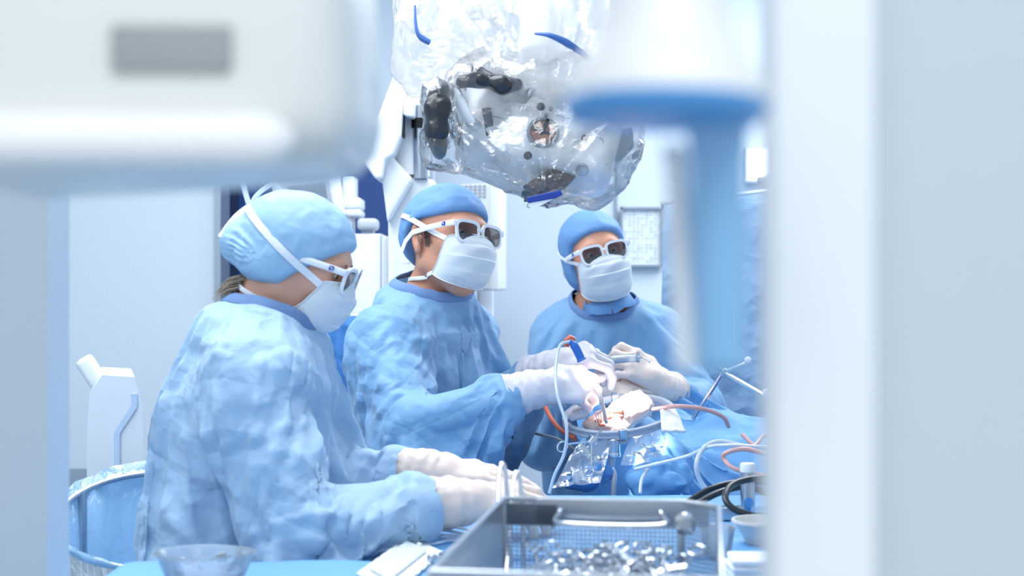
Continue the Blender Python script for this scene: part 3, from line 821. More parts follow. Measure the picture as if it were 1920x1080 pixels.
def glove_part(p, i, root, m, cl=.064, r0=.036, r1=.051):
    h = p.hands[i]; d = nrm(p.el[i]-p.wr[i]); w = p.wr[i]; end = w+d*cl
    ax = h.M[:,0]
    def f(q):
        a = h.sdf(.0022)(q)
        c = union([cone(h.w((.03,0,0)), w+d*.012, r0*.92, r0*.98), cone(w+d*.010, end+d*.03, r0, r1*1.08)], .02)(q)
        t = (q-w)@d
        c = c+np.where(t > -.03, 1, 0)*(crumple(q, 26, i+3)*.0035+.0012*np.sin(t*260+6*noise(q, 12, 2)))
        r = smin(a, c, .012)
        return -smin(-r, -((q-end)@d), .003)
    lo, hi = h.box(.03); lo = np.minimum(lo, end-.07); hi = np.maximum(hi, end+.07)
    v, q = net(f, lo, hi, .0032)
    g = mesh('glove', v, q, m, root)
    # rolled rim of the cuff
    z = d; x = nrm(np.cross(z, V(0,.3,1))); y = np.cross(z, x); pts = []
    for k in range(37):
        a = 2*PI*k/36; dr = x*math.cos(a)+y*math.sin(a); c = end-d*.002
        pts.append(project(f, c+dr*.05, c-d*.004, .1)+dr*.0006)
    MB().tube(pts, .0022, n=8, caps=False).make('cuff_roll', m, g)
    return g
def eyes(p, root):
    for s in (1, -1):
        e = MB(); e.lathe([(0, -.0105)]+[(.0125*math.sin(a), -.0125*math.cos(a)) for a in np.linspace(.4, PI-.35, 12)]+[(0, .0125)], (.079, s*.031, 0), (1,0,-.1), 20)
        E = to_world(p, e).make('eye', EYE, root)
        ir = MB().lathe([(0, .0118), (.0058, .0116), (.0055, .0127), (.001, .0133), (0, .0133)], (.079, s*.031, 0), (1,0,-.1), 18)
        to_world(p, ir).make('iris', IRIS, E)
        b = MB(); b.tube(spline([(.094, s*.014, .017), (.097, s*.028, .023), (.088, s*.046, .019)], 5), [.0025]*6+[.003]*4+[.0015], n=8)
        to_world(p, b).make('eyebrow', HAIR, root)

# ---------------------------------------------------------------- the three people
LBL = ['person in pale blue gown and bunched cap looking down over the instrument table',
       'person in blue gown with one ear bare, holding a suction handpiece over the ring',
       'person in blue gown and hood cap facing the camera, holding a syringe']
ROOTS = []; BODYF = []
for p, lb, sk, hb in zip(PEOPLE, LBL, (SKIN, SKIN2, SKIN2), (.005, .005, .006)):
    lo, hi = p.bounds(); lo[2] = -.03
    v, q = net(p.body(), lo, hi, hb); r = mesh('person', v, q, sk); tag(r, lb, 'person'); ROOTS.append(r)
    bodycol(p)
BASECAP = [ell((-.012,0,.044), (.110,.090,.094))]
gowns = []
for nm, p, r, m, kw in zip(('nurse', 'surgeon', 'assistant'), PEOPLE, ROOTS, (GOWN1, GOWN2, GOWN3),
        (dict(ncut=(.0, .078), neckr=.062, h=.0115, bag=.035, sleeve=.036, grow=.22, bend=.25, extra=[ell(P(375,800,2.47), V(.13,.16,.15)), ell(P(370,1010,2.46), V(.13,.17,.13))]),
         dict(h=.012, bag=.030, sleeve=.034, grow=.2, bend=.25), dict(h=.015, bag=.030, sleeve=.026, grow=.12, bend=.5))):
    o = make_gown(p, 'surgical_gown', neckcut=NECK[nm], m=m, **kw); gowns.append(o)
# the patient's drape and the tables take part in the same simulation
def box_collider(c, h):
    o = MB().box(c, h).make('collider', weld=False, smooth=False); o.modifiers.new('c', 'COLLISION'); o.collision.thickness_outer = .004; o.collision.cloth_friction = 20; COLLIDERS.append(o)
TZ = 1.10
TAB_A = (V(.14,1.63,TZ-.02), V(.72,.47,.02)); TAB_B = (V(.318,2.45,TZ-.02), V(.512,.31,.02))
box_collider(V(.14,1.63,TZ-.16), V(.72,.47,.155)); box_collider(V(.305,2.42,TZ-.16), V(.525,.34,.155))
HEADC = P(1178,808,3.05)-V(0,0,.085)
dr = union([ell(HEADC, (.125,.11,.115)), ell(HEADC+V(.34,.10,-.08), (.27,.22,.16)), ell(HEADC+V(.68,.12,-.06), (.35,.24,.15)),
            rbox(HEADC+V(.42,.05,-.20), (.72,.30,.06), .03), cone(HEADC+V(.20,.17,.02), HEADC+V(.24,.19,.07), .03), cone(HEADC+V(.5,-.05,-.02), HEADC+V(.62,-.08,.06), .04)], .03)
collider(dr, HEADC-V(.5,.45,.4), HEADC+V(1.25,.6,.35), .016, 15)
def patient_drape():
    nx, ny = 104, 74; v = []; f = []
    for i in range(ny):
        for j in range(nx):
            x = HEADC[0]-.15+1.25*j/(nx-1); y = HEADC[1]-.38+.98*i/(ny-1)
            v.append(V(x, y, HEADC[2]+.135))
    v = np.array(v); v[:,2] += noise(v, 9, 3)*.012
    f = [(i*nx+j, i*nx+j+1, (i+1)*nx+j+1, (i+1)*nx+j) for i in range(ny-1) for j in range(nx-1)]
    o = mesh('patient_drape', v, f, DRAPEM); r = np.linalg.norm(v[:,:2]-HEADC[:2], axis=1)
    cloth(o, r < -1, grow=.04, bend=.4, tens=20); return o
DRAPEM = mat('patient_drape_blue', '6ea9de', .6, bump=[(10, .004, 'crease'), (300, .0004, 'n')], vary=.08)
pdrape = patient_drape()

run_sim(32)
for o, r in zip(gowns, ROOTS):
    i = ROOTS.index(r); crease_gown(o, (.020,.017,.008)[i], (6.5,6.5,5.5)[i], i*5, [list(NECK.values())[i][0]]+list(PEOPLE[i].wr), bare_field(PEOPLE[i]), [(PEOPLE[i].sh[j], PEOPLE[i].el[j]) for j in (0, 1)]+[(PEOPLE[i].el[j], PEOPLE[i].wr[j]) for j in (0, 1)], (((P(330,800,2.47), V(-.030,0,.01), .12), (P(300,1000,2.47), V(-.012,-.01,0), .12), (P(690,990,2.2), V(.0,-.02,-.025), .07)), (), ())[i]); o.parent = r
for nm, p, r, m, wd in zip(('nurse', 'surgeon', 'assistant'), PEOPLE, ROOTS, (RIB, RIB, RIB), (.088, .088, .085)):
    c, n = NECK[nm]; collar_from(gowns[ROOTS.index(r)], p, c, n, 'gown_collar', m, r)
for p, r, gm in zip(PEOPLE, ROOTS, (GLOVE, GLOVE2, GLOVE)):
    for i in (0, 1): glove_part(p, i, r, gm)
    eyes(p, r); glasses(p, r)
# caps
c1, f1, b1 = cap_part(nurse, ROOTS[0], CAP1, [(-.2,-.062), (-.06,-.066), (.0,-.052), (.022,-.022), (.098,.057), (.14,.07)],
    [ell((-.010,0,.036), (.110,.095,.088)), ell((-.108,.0,-.006), (.040,.050,.042)), ell((-.03,0,-.012), (.09,.099,.060))], h=.0034, wr=.0040, gather=((-.078,-.06,-.015), .045))
c2, f2, b2 = cap_part(surgeon, ROOTS[1], CAP2, [(-.2,-.07), (-.075,-.065), (-.035,.020), (-.01,.034), (.05,.040), (.098,.052), (.14,.056)],
    [ell((-.012,0,.040), (.110,.089,.093)), ell((-.035,0,.01), (.088,.084,.075))], h=.0040, wr=.0030, seed=11)
c3, f3, b3 = cap_part(assistant, ROOTS[2], CAP2, [(-.2,-.10), (.010,-.098), (.030,.000), (.05,.036), (.09,.060), (.14,.070)],
    [ell((-.012,0,.042), (.110,.090,.092)), ell((-.018,0,-.02), (.086,.090,.085))], h=.0045, wr=.0020, seed=21)
for p, r, kw in zip(PEOPLE, ROOTS, (dict(seed=1), dict(seed=4, long=.004), dict(seed=8, long=.012, puff=-.002, w=.070))):
    mask_part(p, r, **kw)
def strap(p, r, f, sets, name='mask_tie', lift=.002):
    for pts, cen, w in sets:
        mb = MB(); ribbon_on(mb, f, pts, cen, w, lift=lift); to_world(p, mb).make(name, STRAP, r)
C0 = (-.01, 0, 0)
fh1 = union([b1, HEAD], .01); fh2 = union([b2, HEAD], .01); fh3 = union([b3, HEAD], .01)
neckf = lambda p: (lambda q: np.minimum(HEAD(q), cone((-.022,0,-.055), (p.neck-p.ho)@p.hM/p.hs, .056, .062)(q)))
for s in (-1, 1):
    strap(nurse, ROOTS[0], fh1, [([(.070,s*.064,-.022), (.03,s*.085,-.005), (-.016,s*.09,.015), (-.060,s*.06,.033), (-.095,s*.006,.048)], C0, .014)])
    strap(nurse, ROOTS[0], neckf(nurse), [([(.036,s*.062,-.086), (-.01,s*.07,-.088), (-.05,s*.05,-.085), (-.085,s*.005,-.08)], (-.01,0,-.085), .009)], lift=.007)
    strap(surgeon, ROOTS[1], fh2, [([(.074,s*.064,-.016), (.02,s*.08,.014), (-.03,s*.09,.042), (-.08,s*.06,.055), (-.12,s*.004,.06)], C0, .012)])
    strap(surgeon, ROOTS[1], neckf(surgeon), [([(.036,s*.062,-.086), (-.01,s*.06,-.092), (-.05,s*.045,-.088), (-.09,s*.004,-.082)], (-.02,0,-.085), .009)], lift=.007)
    strap(assistant, ROOTS[2], fh3, [([(.074,s*.064,-.016), (.03,s*.08,.0), (-.02,s*.09,.03), (-.09,s*.04,.05)], C0, .010)])
# loose ends of the knots
kn = MB()
kn.tube(spline([(-.116,0,.058), (-.128,-.004,.075), (-.142,-.006,.095)], 5), .004, n=8, flat=(.010, .0015), up=(0,1,0))
kn.tube(spline([(-.116,0,.058), (-.108,-.01,.085), (-.090,-.006,.112), (-.074,-.004,.108), (-.090,0,.088), (-.116,0,.058)], 5), .004, n=8, flat=(.009, .0015), up=(0,1,0))
kn.tube(spline([(-.116,0,.058), (-.128,-.01,.035), (-.134,-.020,.012), (-.138,-.028,-.012)], 5), .004, n=8, flat=(.017, .0015), up=(.3,1,0))
to_world(nurse, kn).make('tie_knot', STRAP, ROOTS[0])
kn = MB(); kn.tube(spline([(-.118,.0,.0), (-.128,-.01,.01), (-.145,-.02,.035)], 5), .003, n=8, flat=(.008, .0015), up=(0,1,0))
kn.tube(spline([(-.118,0,.0), (-.135,-.012,-.005), (-.14,-.015,-.03), (-.12,-.01,-.035)], 5), .003, n=8, flat=(.008, .0015), up=(0,1,0))
to_world(surgeon, kn).make('tie_knot', STRAP, ROOTS[1])
# hood band under the chin of the assistant
collar_ring(assistant, assistant.H((.012,0,-.128)), nrm(assistant.hM[:,2]+assistant.face*.25), .066, .064, 'hood_band', CAP2, ROOTS[2], w=.034, t=.006, seed=5)
# hair that shows: fair nape hair, dark sideburns
rr = random.Random(3); hb = MB()
for k in range(150):
    y = rr.uniform(-.045, .045); z = rr.uniform(-.085, -.060); x = -.085+rr.uniform(-.006, .012)
    hb.tube([(x+.01, y, z), (x-.008, y*1.02, z-.012), (x-.012-rr.random()*.018, y*1.1+rr.uniform(-.006,.006), z-.028-rr.random()*.02)], [.0012, .0009, .0003], n=4, caps=False)
to_world(nurse, hb).make('hair', HAIRG, ROOTS[0])
for s in (-1, 1):
  hb = MB()
  for k in range(210):
    x = .018+rr.gauss(0, .006); z = rr.uniform(-.022, .022); q = project(HEAD, (x, s*.08, z), (x*.6, 0, z))
    hb.tube([q, q+V(.001, s*.0012, -.004), q+V(.002, s*.0008, -.008)], [.0006, .0005, .0002], n=3, caps=False)
  to_world(surgeon, hb).make('sideburn', HAIR, ROOTS[1])
hb = MB()
for k in range(400):
    y = rr.uniform(-.05, .05); z = rr.uniform(-.085, -.055); q = project(HEAD, (-.10, y, z), (-.0, y*.5, z))
    hb.tube([q, q+V(-.002, 0, -.005), q+V(-.002, 0, -.010)], [.0008, .0006, .0002], n=3, caps=False)
to_world(surgeon, hb).make('hair', HAIR, ROOTS[1])

# trousers and clogs below the gowns
TROU = mat('scrub_trousers_blue', '6f9ccb', .8, bump=(300, .0004, 'n')); CLOG = mat('clog_white', 'e3e8ee', .5)
for p, r in zip(PEOPLE, ROOTS):
    lf = offs(p.legs(), .014); x, y = p.pelvis[:2]
    v, q = net(lambda c: lf(c)-.01*noise(c, 9, 2), V(x-.4,y-.4,.06), V(x+.4,y+.4,p.pelvis[2]+.1), .016)
    v, q = clip_mesh(v, q, (v[:,2] > .11) & (v[:,2] < p.pelvis[2]+.02)); mesh('trousers', v, q, TROU, r)
    for sg in (-1, 1):
        a = V(*(p.pelvis+p.left*sg*.085*p.k)[:2], .05); f = union([cone(a-p.face*.03, a+p.face*.16, .052, .044)], .01); g = both(f, plane(V(0,0,.004), V(0,0,-1)))
        v, q = net(g, a-.25, a+.3, .01); mesh('clog', v, q, CLOG, r)

# ---------------------------------------------------------------- blurred things close to the lens
LAMPW = mat('lamp_housing_white', 'eceeec', .35, coat=.2); LAMPG = mat('lamp_grey', 'a3a8aa', .5)
HB = mat('handle_blue', '86bce8', .3, coat=.4); HBL = mat('rim_blue', '4f97d8', .35)
def P3(px, py, d): return P(px, py, d)
t = thing('surgical_lamp', P(300,150,.75), 'large blurred white lamp housing with a grey plate, close to the lens', 'surgical lamp')
c = (P(-60,115,.70)+P(655,115,.70))/2; hx = (P(652,0,.70)[0]-P(-260,0,.70)[0])/2
z1 = P(0,318,.70)[2]; z0 = P(0,-260,.70)[2]
MB().box(((P(652,0,.7)[0]+P(-260,0,.7)[0])/2, .80, (z0+z1)/2), (hx, .095, (z0-z1)/2), R=np.array([[1,0,-.05],[0,1,0],[.05,0,1]]), bev=.032).make('housing', LAMPW, t)
MB().box(((P(195,0,.69)[0]+P(425,0,.69)[0])/2, .703, (P(0,38,.69)[2]+P(0,127,.69)[2])/2), ((P(425,0,.69)[0]-P(195,0,.69)[0])/2, .003, (P(0,38,.69)[2]-P(0,127,.69)[2])/2), bev=.002).make('grey_plate', LAMPG, t)
b = MB(); zz = P(0,252,.68)[2]
b.tube([V(P(x,0,.69)[0], .702, zz) for x in (-270, 480, 520, 545)], [.014,.014,.011,.003], n=20); b.make('lens_tube', mat('lens_white', 'ffffff', .2, coat=.3), t)
MB().tube([V(-.27,.80,z0-.02), V(-.27,.80,3.0)], .02).make('ceiling_arm', LAMPW, t)
t = thing('lamp_handle', P(1250,150,.56), 'blurred white dome with a blue rim and a blue grip hanging below it', 'lamp handle')
c = P(1245,215,.55); u = V(.02,0,1)
MB().lathe([(.001,.0),(.034,.002),(.0385,.006),(.0375,.0125),(.032,.022),(.026,.034),(.022,.055),(.02,.08),(.001,.081)], c, u, 48).make('dome', mat('dome_white', 'f2f4f6', .3), t)
MB().lathe([(.012,-.004),(.036,-.0035),(.0395,.0005),(.0398,.004),(.038,.0065),(.012,.0065)], c, u, 48).make('rim', HBL, t)
g = P(1345,240,.56); g2 = P(1352,700,.56)
MB().tube([g, g+(g2-g)*.15, g+(g2-g)*.6, g2-(g2-g)*.04, g2], [.0125,.0112,.0102,.0098,.006], n=28).make('grip', HB, t)
s0 = P(1266,300,.57); s1 = P(1292,690,.57)
MB().tube([P(1262,272,.57), P(1262,290,.57), s0, s1], [.0045,.0056,.005,.005], n=20).make('grip_highlight', mat('highlight_white', 'f4f8fc', .3), t)  # white tube standing in for the bright highlight along the grip
MB().tube([c+u*.078, V(.075,.56,3.0)], .016).make('ceiling_arm', LAMPW, t)

# ---------------------------------------------------------------- tables, drape, instruments
CHROME = mat('chrome', 'd9dee5', .16, metal=1); STEEL = mat('brushed_steel', 'b9c1cb', .3, metal=1); WIRE = mat('basket_steel', 'c3cbd4', .28, metal=.9)
TABD = mat('table_drape_blue', '6fabe2', .6, bump=[(14, .003, 'crease'), (300, .0004, 'n')], vary=.05)
RUBBERG = mat('grey_hose', 'a9b3c4', .35); HOSEW = mat('clear_hose', 'c9d6e4', .25, coat=.3); HOSEP = mat('pink_hose', 'dba9a5', .3, coat=.3); HOSER = mat('red_hose', 'd0674c', .35); CABLEB = mat('black_cable', '16202b', .35)
GAUZE = mat('gauze_white', 'f3f5f8', .85, bump=(350, .0008, 'n')); BALLW = mat('marker_white', 'f2f5f9', .4); BEIGE = mat('bowl_beige', 'cfcfce', .4)
CLEAR = film('clear_plastic', 'e8f2fb', .72, .08, (25, .004)); CLEARM = film('milky_plastic', 'dfeefa', .45, .12, (30, .003))
def T(px, py, dz=0.):
    """point of the table top seen at a pixel, lifted by dz"""
    d = (CAMZ-TZ)*FPX/(py-540); q = P(px, py, d); q[2] += dz; return q
def draped_table(c, h, label, seed, hang=.34):
    t = thing('instrument_table', V(c[0], c[1], 0), label, 'table')
    f0 = rbox(V(c[0], c[1], TZ-hang/2), V(h[0], h[1], hang/2), .012)
    def f(q):
        low = np.clip((TZ-.02-q[:,2])/.2, 0, 1); w = .014*low*np.sin(q[:,0]*34+q[:,1]*31+2*noise(q, 5, seed))
        return f0(q)-w-crumple(q, 7, seed)*.0035
    v, q = net(f, V(c[0]-h[0], c[1]-h[1], TZ-hang)-.05, V(c[0]+h[0], c[1]+h[1], TZ)+.05, .014)
    v[:,2] = np.minimum(v[:,2], TZ+.0015)
    mesh('table_drape', v, q, TABD, t)
    for a in (-1, 1):
        for b in (-1, 1): MB().tube([V(c[0]+a*(h[0]-.06), c[1]+b*(h[1]-.06), TZ-hang), V(c[0]+a*(h[0]-.06), c[1]+b*(h[1]-.06), 0)], .016).make('leg', STEEL, t)
    return t
draped_table(TAB_A[0], TAB_A[1], 'blue draped table at the bottom edge carrying the wire basket', 3)
draped_table(TAB_B[0], TAB_B[1], 'blue draped table under the gloved hands, reaching to the steel post', 8)
# operating table and the drape over the patient
ot = thing('operating_table', V(HEADC[0]+.42, HEADC[1]+.05, 0), 'operating table hidden under the blue patient drape', 'table')
MB().box(HEADC+V(.42,.05,-.33), (.68,.27,.04), bev=.015).make('table_top', BLACKPL, ot)
MB().tube([V(HEADC[0]+.42, HEADC[1]+.05, HEADC[2]-.36), V(HEADC[0]+.42, HEADC[1]+.05, .05)], .09, n=20).make('column', STEEL, ot)
MB().box(V(HEADC[0]+.42, HEADC[1]+.05, .04), (.35,.2,.04), bev=.01).make('base', STEEL, ot)
crease_gown(pdrape, .022, 6, 33); tag(pdrape, 'crumpled blue drape covering the patient under the steel ring', 'drape')
# the opening
site = P(1172,765,2.98)
bpy.context.view_layer.update()
dg_ = bpy.context.evaluated_depsgraph_get()
def on_drape(px, py, lift=0.):
    """point of the drape seen at a pixel"""
    o = V(0,0,CAMZ); d = nrm(P(px, py, 1)-o)
    hit, loc, nn_, *_r = SC.ray_cast(dg_, Vector(o+d*2.4), Vector(d), distance=4)
    q = np.array(loc) if hit and abs(loc[1]-3.05) < .7 else P(px, py, 3.0)
    return q-d*lift
TISS = mat('tissue_pale', 'f3d9cf', .35, sss=.2, vary=.15, bump=(60, .003, 'n')); TISR = mat('tissue_red', 'e0846a', .3, bump=(80, .002, 'n'))
wd = thing('surgical_opening', HEADC+V(0,0,.10), 'brilliantly lit opening with pale tissue in the middle of the steel ring', 'surgical opening')
wf0 = union([ell(P(1168,778,2.97), (.062,.045,.030), frame((1,0,.45))), ell(P(1130,795,2.94), (.040,.035,.022)), ell(P(1195,762,3.0), (.035,.03,.020)), cone(P(1150,800,2.93), P(1192,752,2.99), .020)], .02)
def wf(q): return wf0(q)-crumple(q, 38, 2)*.006-noise(q, 120, 4)*.0012
v, q = net(wf, P(1168,778,2.97)-.11, P(1168,778,2.97)+.11, .0028); mesh('tissue', v, q, TISS, wd)
rg = random.Random(9)
for a, b, r in ((1118,790,.006),(1126,798,.005),(1150,768,.009),(1160,764,.006),(1137,783,.006),(1163,781,.004)):
    c = project(wf, P(a,b,2.90), P(1160,780,2.98), .2); fr_ = lambda z, c=c, r=r: ell(c, (r*1.7, r, r*.8))(z)-noise(z, 200, 3)*.0015
    v, q = net(fr_, c-.02, c+.02, .0016); mesh('blood_spot', v, q, TISR, wd)
for k in range(14):
    c = project(wf, P(1145+rg.uniform(-10,50), 772+rg.uniform(-20,22), 2.88), P(1165,780,2.98), .2)
    MB().tube([c-V(.004,0,.001), c+V(0,-.002,.002), c+V(.004,0,0)], .0006, n=6).make('suture', CABLEB, wd)
# ring retractor
rc = P(1160,779,2.96); RT = frame((1,0,.115)); ca, sa = math.cos(.20), math.sin(.20)
RX = nrm(V(1,0,.115)); RN = nrm(V(-.115,-.25,1)); RY = np.cross(RN, RX); RR = .112
t = thing('ring_retractor', rc, 'steel ring standing around the bright opening on a short post', 'retractor')
for k, (a0, a1) in enumerate(((-92, 86), (90, 264))):
    pts = [rc+(RX*math.cos(math.radians(a))+RY*math.sin(math.radians(a)))*RR for a in np.linspace(a0, a1, 40)]; ups = [RN]*40
    m_ = MB(); m_.tube(pts, .008, n=14, flat=(.010, .017), up=ups)
    for g in (-.0045, .0045): m_.tube([p+RN*g*1.2+nrm(p-rc)*.0035 for p in pts], .0028, n=8)
    m_.make('half_ring', RUBBERG, t)
for a in (-91, 88):
    q = rc+(RX*math.cos(math.radians(a))+RY*math.sin(math.radians(a)))*RR; MB().box(q, (.008,.009,.011), np.stack([RX,RY,RN],1), .002).make('hinge', STEEL, t)
q0 = P(1180,806,2.86); MB().tube([q0, P(1179,820,2.86), P(1172,828,2.86), P(1152,831,2.86)], [.007,.0065,.005,.005], n=12).make('bracket', RUBBERG, t)
MB().lathe([(.001,0),(.012,0),(.0125,.002),(.0125,.026),(.011,.028),(.001,.028)], P(1151,849,2.86), n=24).make('clamp_knob', STEEL, t)
MB().lathe([(.001,-.004),(.013,-.004),(.014,0),(.013,.004),(.001,.004)], P(1151,852,2.86), n=20).make('collar', CHROME, t)
MB().tube(spline([P(1150,852,2.86), P(1147,875,2.86), P(1152,892,2.85), P(1150,930,2.84), V(P(1150,0,2.84)[0],2.84,.9)], 6), .0055, n=10).make('post', RUBBERG, t)
# crumpled bags and clear plastic over the front of the drape
def lump(name, prims, m, label, cat, amp=.02, f=14, seed=0, h=.006, k=.02):
    g0 = union(prims, k); g = lambda q: g0(q)-crumple(q, f, seed)*amp
    pts = np.array([P(*a) for a in LP_]) if False else None
    lo, hi = BB(prims_pts[-1]); v, q = net(g, lo, hi, h); o = mesh(name, v, q, m); tag(o, label, cat); return o
prims_pts = []
def BB(p, m=.1): p = np.array(p); return p.min(0)-m, p.max(0)+m
def crumpled(name, pts, rad, m, label, cat, amp=.02, f=14, seed=0, h=.006):
    pts = [P(*a) for a in pts]; prims_pts.append(pts)
    return lump(name, [cone(pts[i], pts[i+1], rad[i], rad[i+1]) for i in range(len(pts)-1)], m, label, cat, amp, f, seed, h)
BAGB = mat('bag_deep_blue', '4a8bd0', .25, coat=.5, bump=[(40, .003, 'crease')])
crumpled('drape_bundle', [(1205,905,2.84),(1235,885,2.86),(1265,905,2.86),(1215,925,2.84)], [.035,.035,.03,.02], DRAPEM, 'bunched blue cloth in front of the post of the steel ring', 'cloth', .030, 16, 3)
crumpled('drape_bag', [(1060,905,2.84),(1095,895,2.85),(1140,888,2.86)], [.016,.024,.02], BAGB, 'shiny crumpled blue plastic bag left of the ring post', 'plastic bag', .022, 18, 6)
def film_sheet(name, quad, m, label, cat, nu=40, nv=40, amp=.012, f=14, seed=0, sag=0., parent=None):
    a, b, c, d = [np.asarray(x, float) for x in quad]; v = []
    for i in range(nv):
        for j in range(nu):
            s, t_ = j/(nu-1), i/(nv-1); v.append((a*(1-s)+b*s)*(1-t_)+(d*(1-s)+c*s)*t_-V(0,0,sag*math.sin(PI*s)*math.sin(PI*t_)))
    v = np.array(v); n = nrm(np.cross(b-a, d-a)); v = v+n*(crumple(v, f, seed)*amp)[:,None]
    o = mesh(name, v, [(i*nu+j, i*nu+j+1, (i+1)*nu+j+1, (i+1)*nu+j) for i in range(nv-1) for j in range(nu-1)], m, parent)
    if parent is None: tag(o, label, cat)
    return o
film_sheet('clear_pouch', [P(1090,820,2.86), P(1150,815,2.86), P(1125,905,2.80), P(1035,915,2.80)], CLEARM, 'clear plastic pouch sloping down left of the ring post', 'plastic pouch', amp=.018, f=22, seed=2)
film_sheet('clear_pouch', [P(1185,812,2.86), P(1250,812,2.88), P(1235,870,2.84), P(1165,870,2.82)], CLEARM, 'small clear plastic fold hanging below the steel ring, right of its post', 'plastic pouch', amp=.018, f=22, seed=5)
film_sheet('gauze_pad', [P(1238,772,2.90), P(1262,766,2.92), P(1285,812,2.86), P(1240,812,2.84)], GAUZE, 'white gauze hanging over the right side of the steel ring', 'gauze', 16, 16, .008, 25).modifiers.new('t', 'SOLIDIFY').thickness = .005
# clamps: two shanks crossing at a box lock, with finger rings
def clamp_meshes(L=.15, open_=.16, curve=0.):
    out = []
    for s in (1, -1):
        m_ = MB(); q = []
        for u, w in ((.0,0),(.18,0),(.34,.0),(.42,.004),(.6,.010+.02*open_),(.80,.014+.05*open_)):
            q.append(V(u*L, s*w*(1 if u > .34 else 0)+s*(.0012 if u < .34 else 0), curve*max(0, .34-u)*L))
        m_.tube(spline(q, 4), [.0012]*8+[.0018]*4+[.0022]*3+[.0019]*6, n=8, flat=None)
        c = q[-1]+V(.011, s*.004, 0); m_.tube([c+V(math.cos(a)*.0110, math.sin(a)*.0090, 0) for a in np.linspace(0, 2*PI, 19)], .0018, n=8, caps=False)
        m_.box(V(.62*L, s*.006, 0), (.004,.005,.0016))
        out.append(m_)
    b = MB().box(V(.34*L, 0, 0), (.008,.0042,.0030), bev=.0012); b.lathe([(.001,.0028),(.0026,.0028),(.0026,.0042),(.001,.0042)], V(.34*L,0,0), n=12)
    return out, b
def clamp_thing(name, label, cat, loc, M, group=None, **kw):
    t = thing(name, loc, label, cat, group); a, b = clamp_meshes(**kw)
    for x in a+[b]: x.v = [tuple(M@np.array(v)+loc) for v in x.v]
    for x in a: x.make('shank', CHROME, t)
    b.make('box_lock', CHROME, t); return t
a = P(1128,806,2.82); M_ = frame(P(1078,862,2.80)-a, V(.1,-1,.2))
clamp_thing('surgical_clamp', 'steel clamp with two finger rings hanging below the steel ring', 'clamp', a, M_, L=.085, open_=.35)
# reference star of the navigation system
t = thing('reference_star', P(1305,775,2.9), 'steel tracking star with three arms and small white balls', 'tracking star')
sc_ = P(1357,698,2.86)
def rod(a, b, r, nm, m_=CHROME, par=None): return MB().tube([a, b], r, n=12).make(nm, m_, par)
rod(P(1300,785,2.95), sc_, .0045, 'stem', CHROME, t)
for e, ball in ((P(1326,672,2.83), 0), (P(1398,681,2.84), 1), (P(1432,741,2.80), 1)):
    A_ = rod(sc_, e, .0042, 'arm', CHROME, t)
    if ball: MB().lathe([(0,-.0075)]+[(.0075*math.sin(x), -.0075*math.cos(x)) for x in np.linspace(.2, PI-.2, 9)]+[(0,.0075)], e+V(.004,-.004,.006), n=16).make('marker_ball', BALLW, A_)
MB().lathe([(.001,-.006),(.007,-.006),(.0085,-.002),(.0085,.004),(.005,.008),(.001,.008)], sc_, (.3,-1,.2), n=18).make('hub', STEEL, t)
# hoses and cables
def hose(pts, r, m, label, name='tube', cat='tube', n=9, follow=True):
    return tag(MB().tube(spline([P(*p) for p in pts], n), r, n=10).make(name, m), label, cat)
hose([(1225,768,2.94),(1262,762,2.88),(1300,764,2.88),(1330,770,2.9),(1357,783,2.93),(1366,800,2.96)], .0046, HOSEP, 'pink tube curving out right of the steel ring')
hose([(1012,735,3.1),(1020,757,3.05),(1034,785,3.0),(1052,806,2.95),(1078,822,2.9)], .0050, HOSER, 'red tube running down left of the steel ring')
hose([(1070,640,2.86),(1050,648,2.84),(1042,690,2.80),(1045,740,2.76),(1062,800,2.74),(1058,850,2.74),(1040,890,2.74),(1030,925,2.74)], .0032, HOSEW, 'thin clear tube looping from the blue connector down to the table')
hose([(930,790,3.3),(965,800,3.25),(1005,813,3.2),(1045,823,3.1),(1080,845,3.0)], .0034, mat('cable_grey','7f8791',.4), 'thin dark grey cable crossing behind the red tube', 'cable', 'cable')
hose([(1190,880,2.78),(1240,868,2.76),(1290,855,2.74),(1330,838,2.72),(1370,835,2.70),(1420,838,2.70),(1500,840,2.70)], .0038, HOSEW, 'thin pale tube rising from the bunched blue cloth to the tangle of tubes')
hose([(1200,925,2.74),(1203,900,2.76),(1213,882,2.78),(1222,872,2.79),(1235,868,2.79)], .0034, HOSEW, 'short pale tube hooked over the bunched blue cloth')
hose([(1440,845,2.78),(1400,838,2.74),(1350,828,2.74),(1320,840,2.72),(1306,870,2.70),(1312,900,2.70),(1330,925,2.70)], .0048, HOSEW, 'thick clear tube bending down to the table beside the tangle')
hose([(1510,862,2.7),(1440,852,2.68),(1395,842,2.68),(1360,850,2.68),(1358,862,2.68),(1380,880,2.66),(1440,893,2.66),(1500,900,2.66)], .0045, HOSEP, 'pink tube making a flat loop in the tangle of tubes')
hose([(1500,790,2.9),(1440,812,2.86),(1415,836,2.82),(1400,842,2.80)], .0042, HOSEP, 'pink tube coming down from the right into the tangle')
hose([(1392,815,2.9),(1410,832,2.86),(1425,842,2.84),(1500,850,2.8)], .0042, HOSEP, 'short red-brown tube crossing the others at the tangle')
hose([(1285,945,2.52),(1330,918,2.55),(1380,905,2.58),(1440,903,2.6),(1520,905,2.6)], .0062, CABLEB, 'upper black cable passing behind the steel post', 'cable', 'cable')
hose([(1298,950,2.48),(1345,925,2.52),(1395,912,2.56),(1430,922,2.58),(1480,945,2.58)], .0062, CABLEB, 'lower black cable passing behind the steel post', 'cable', 'cable')
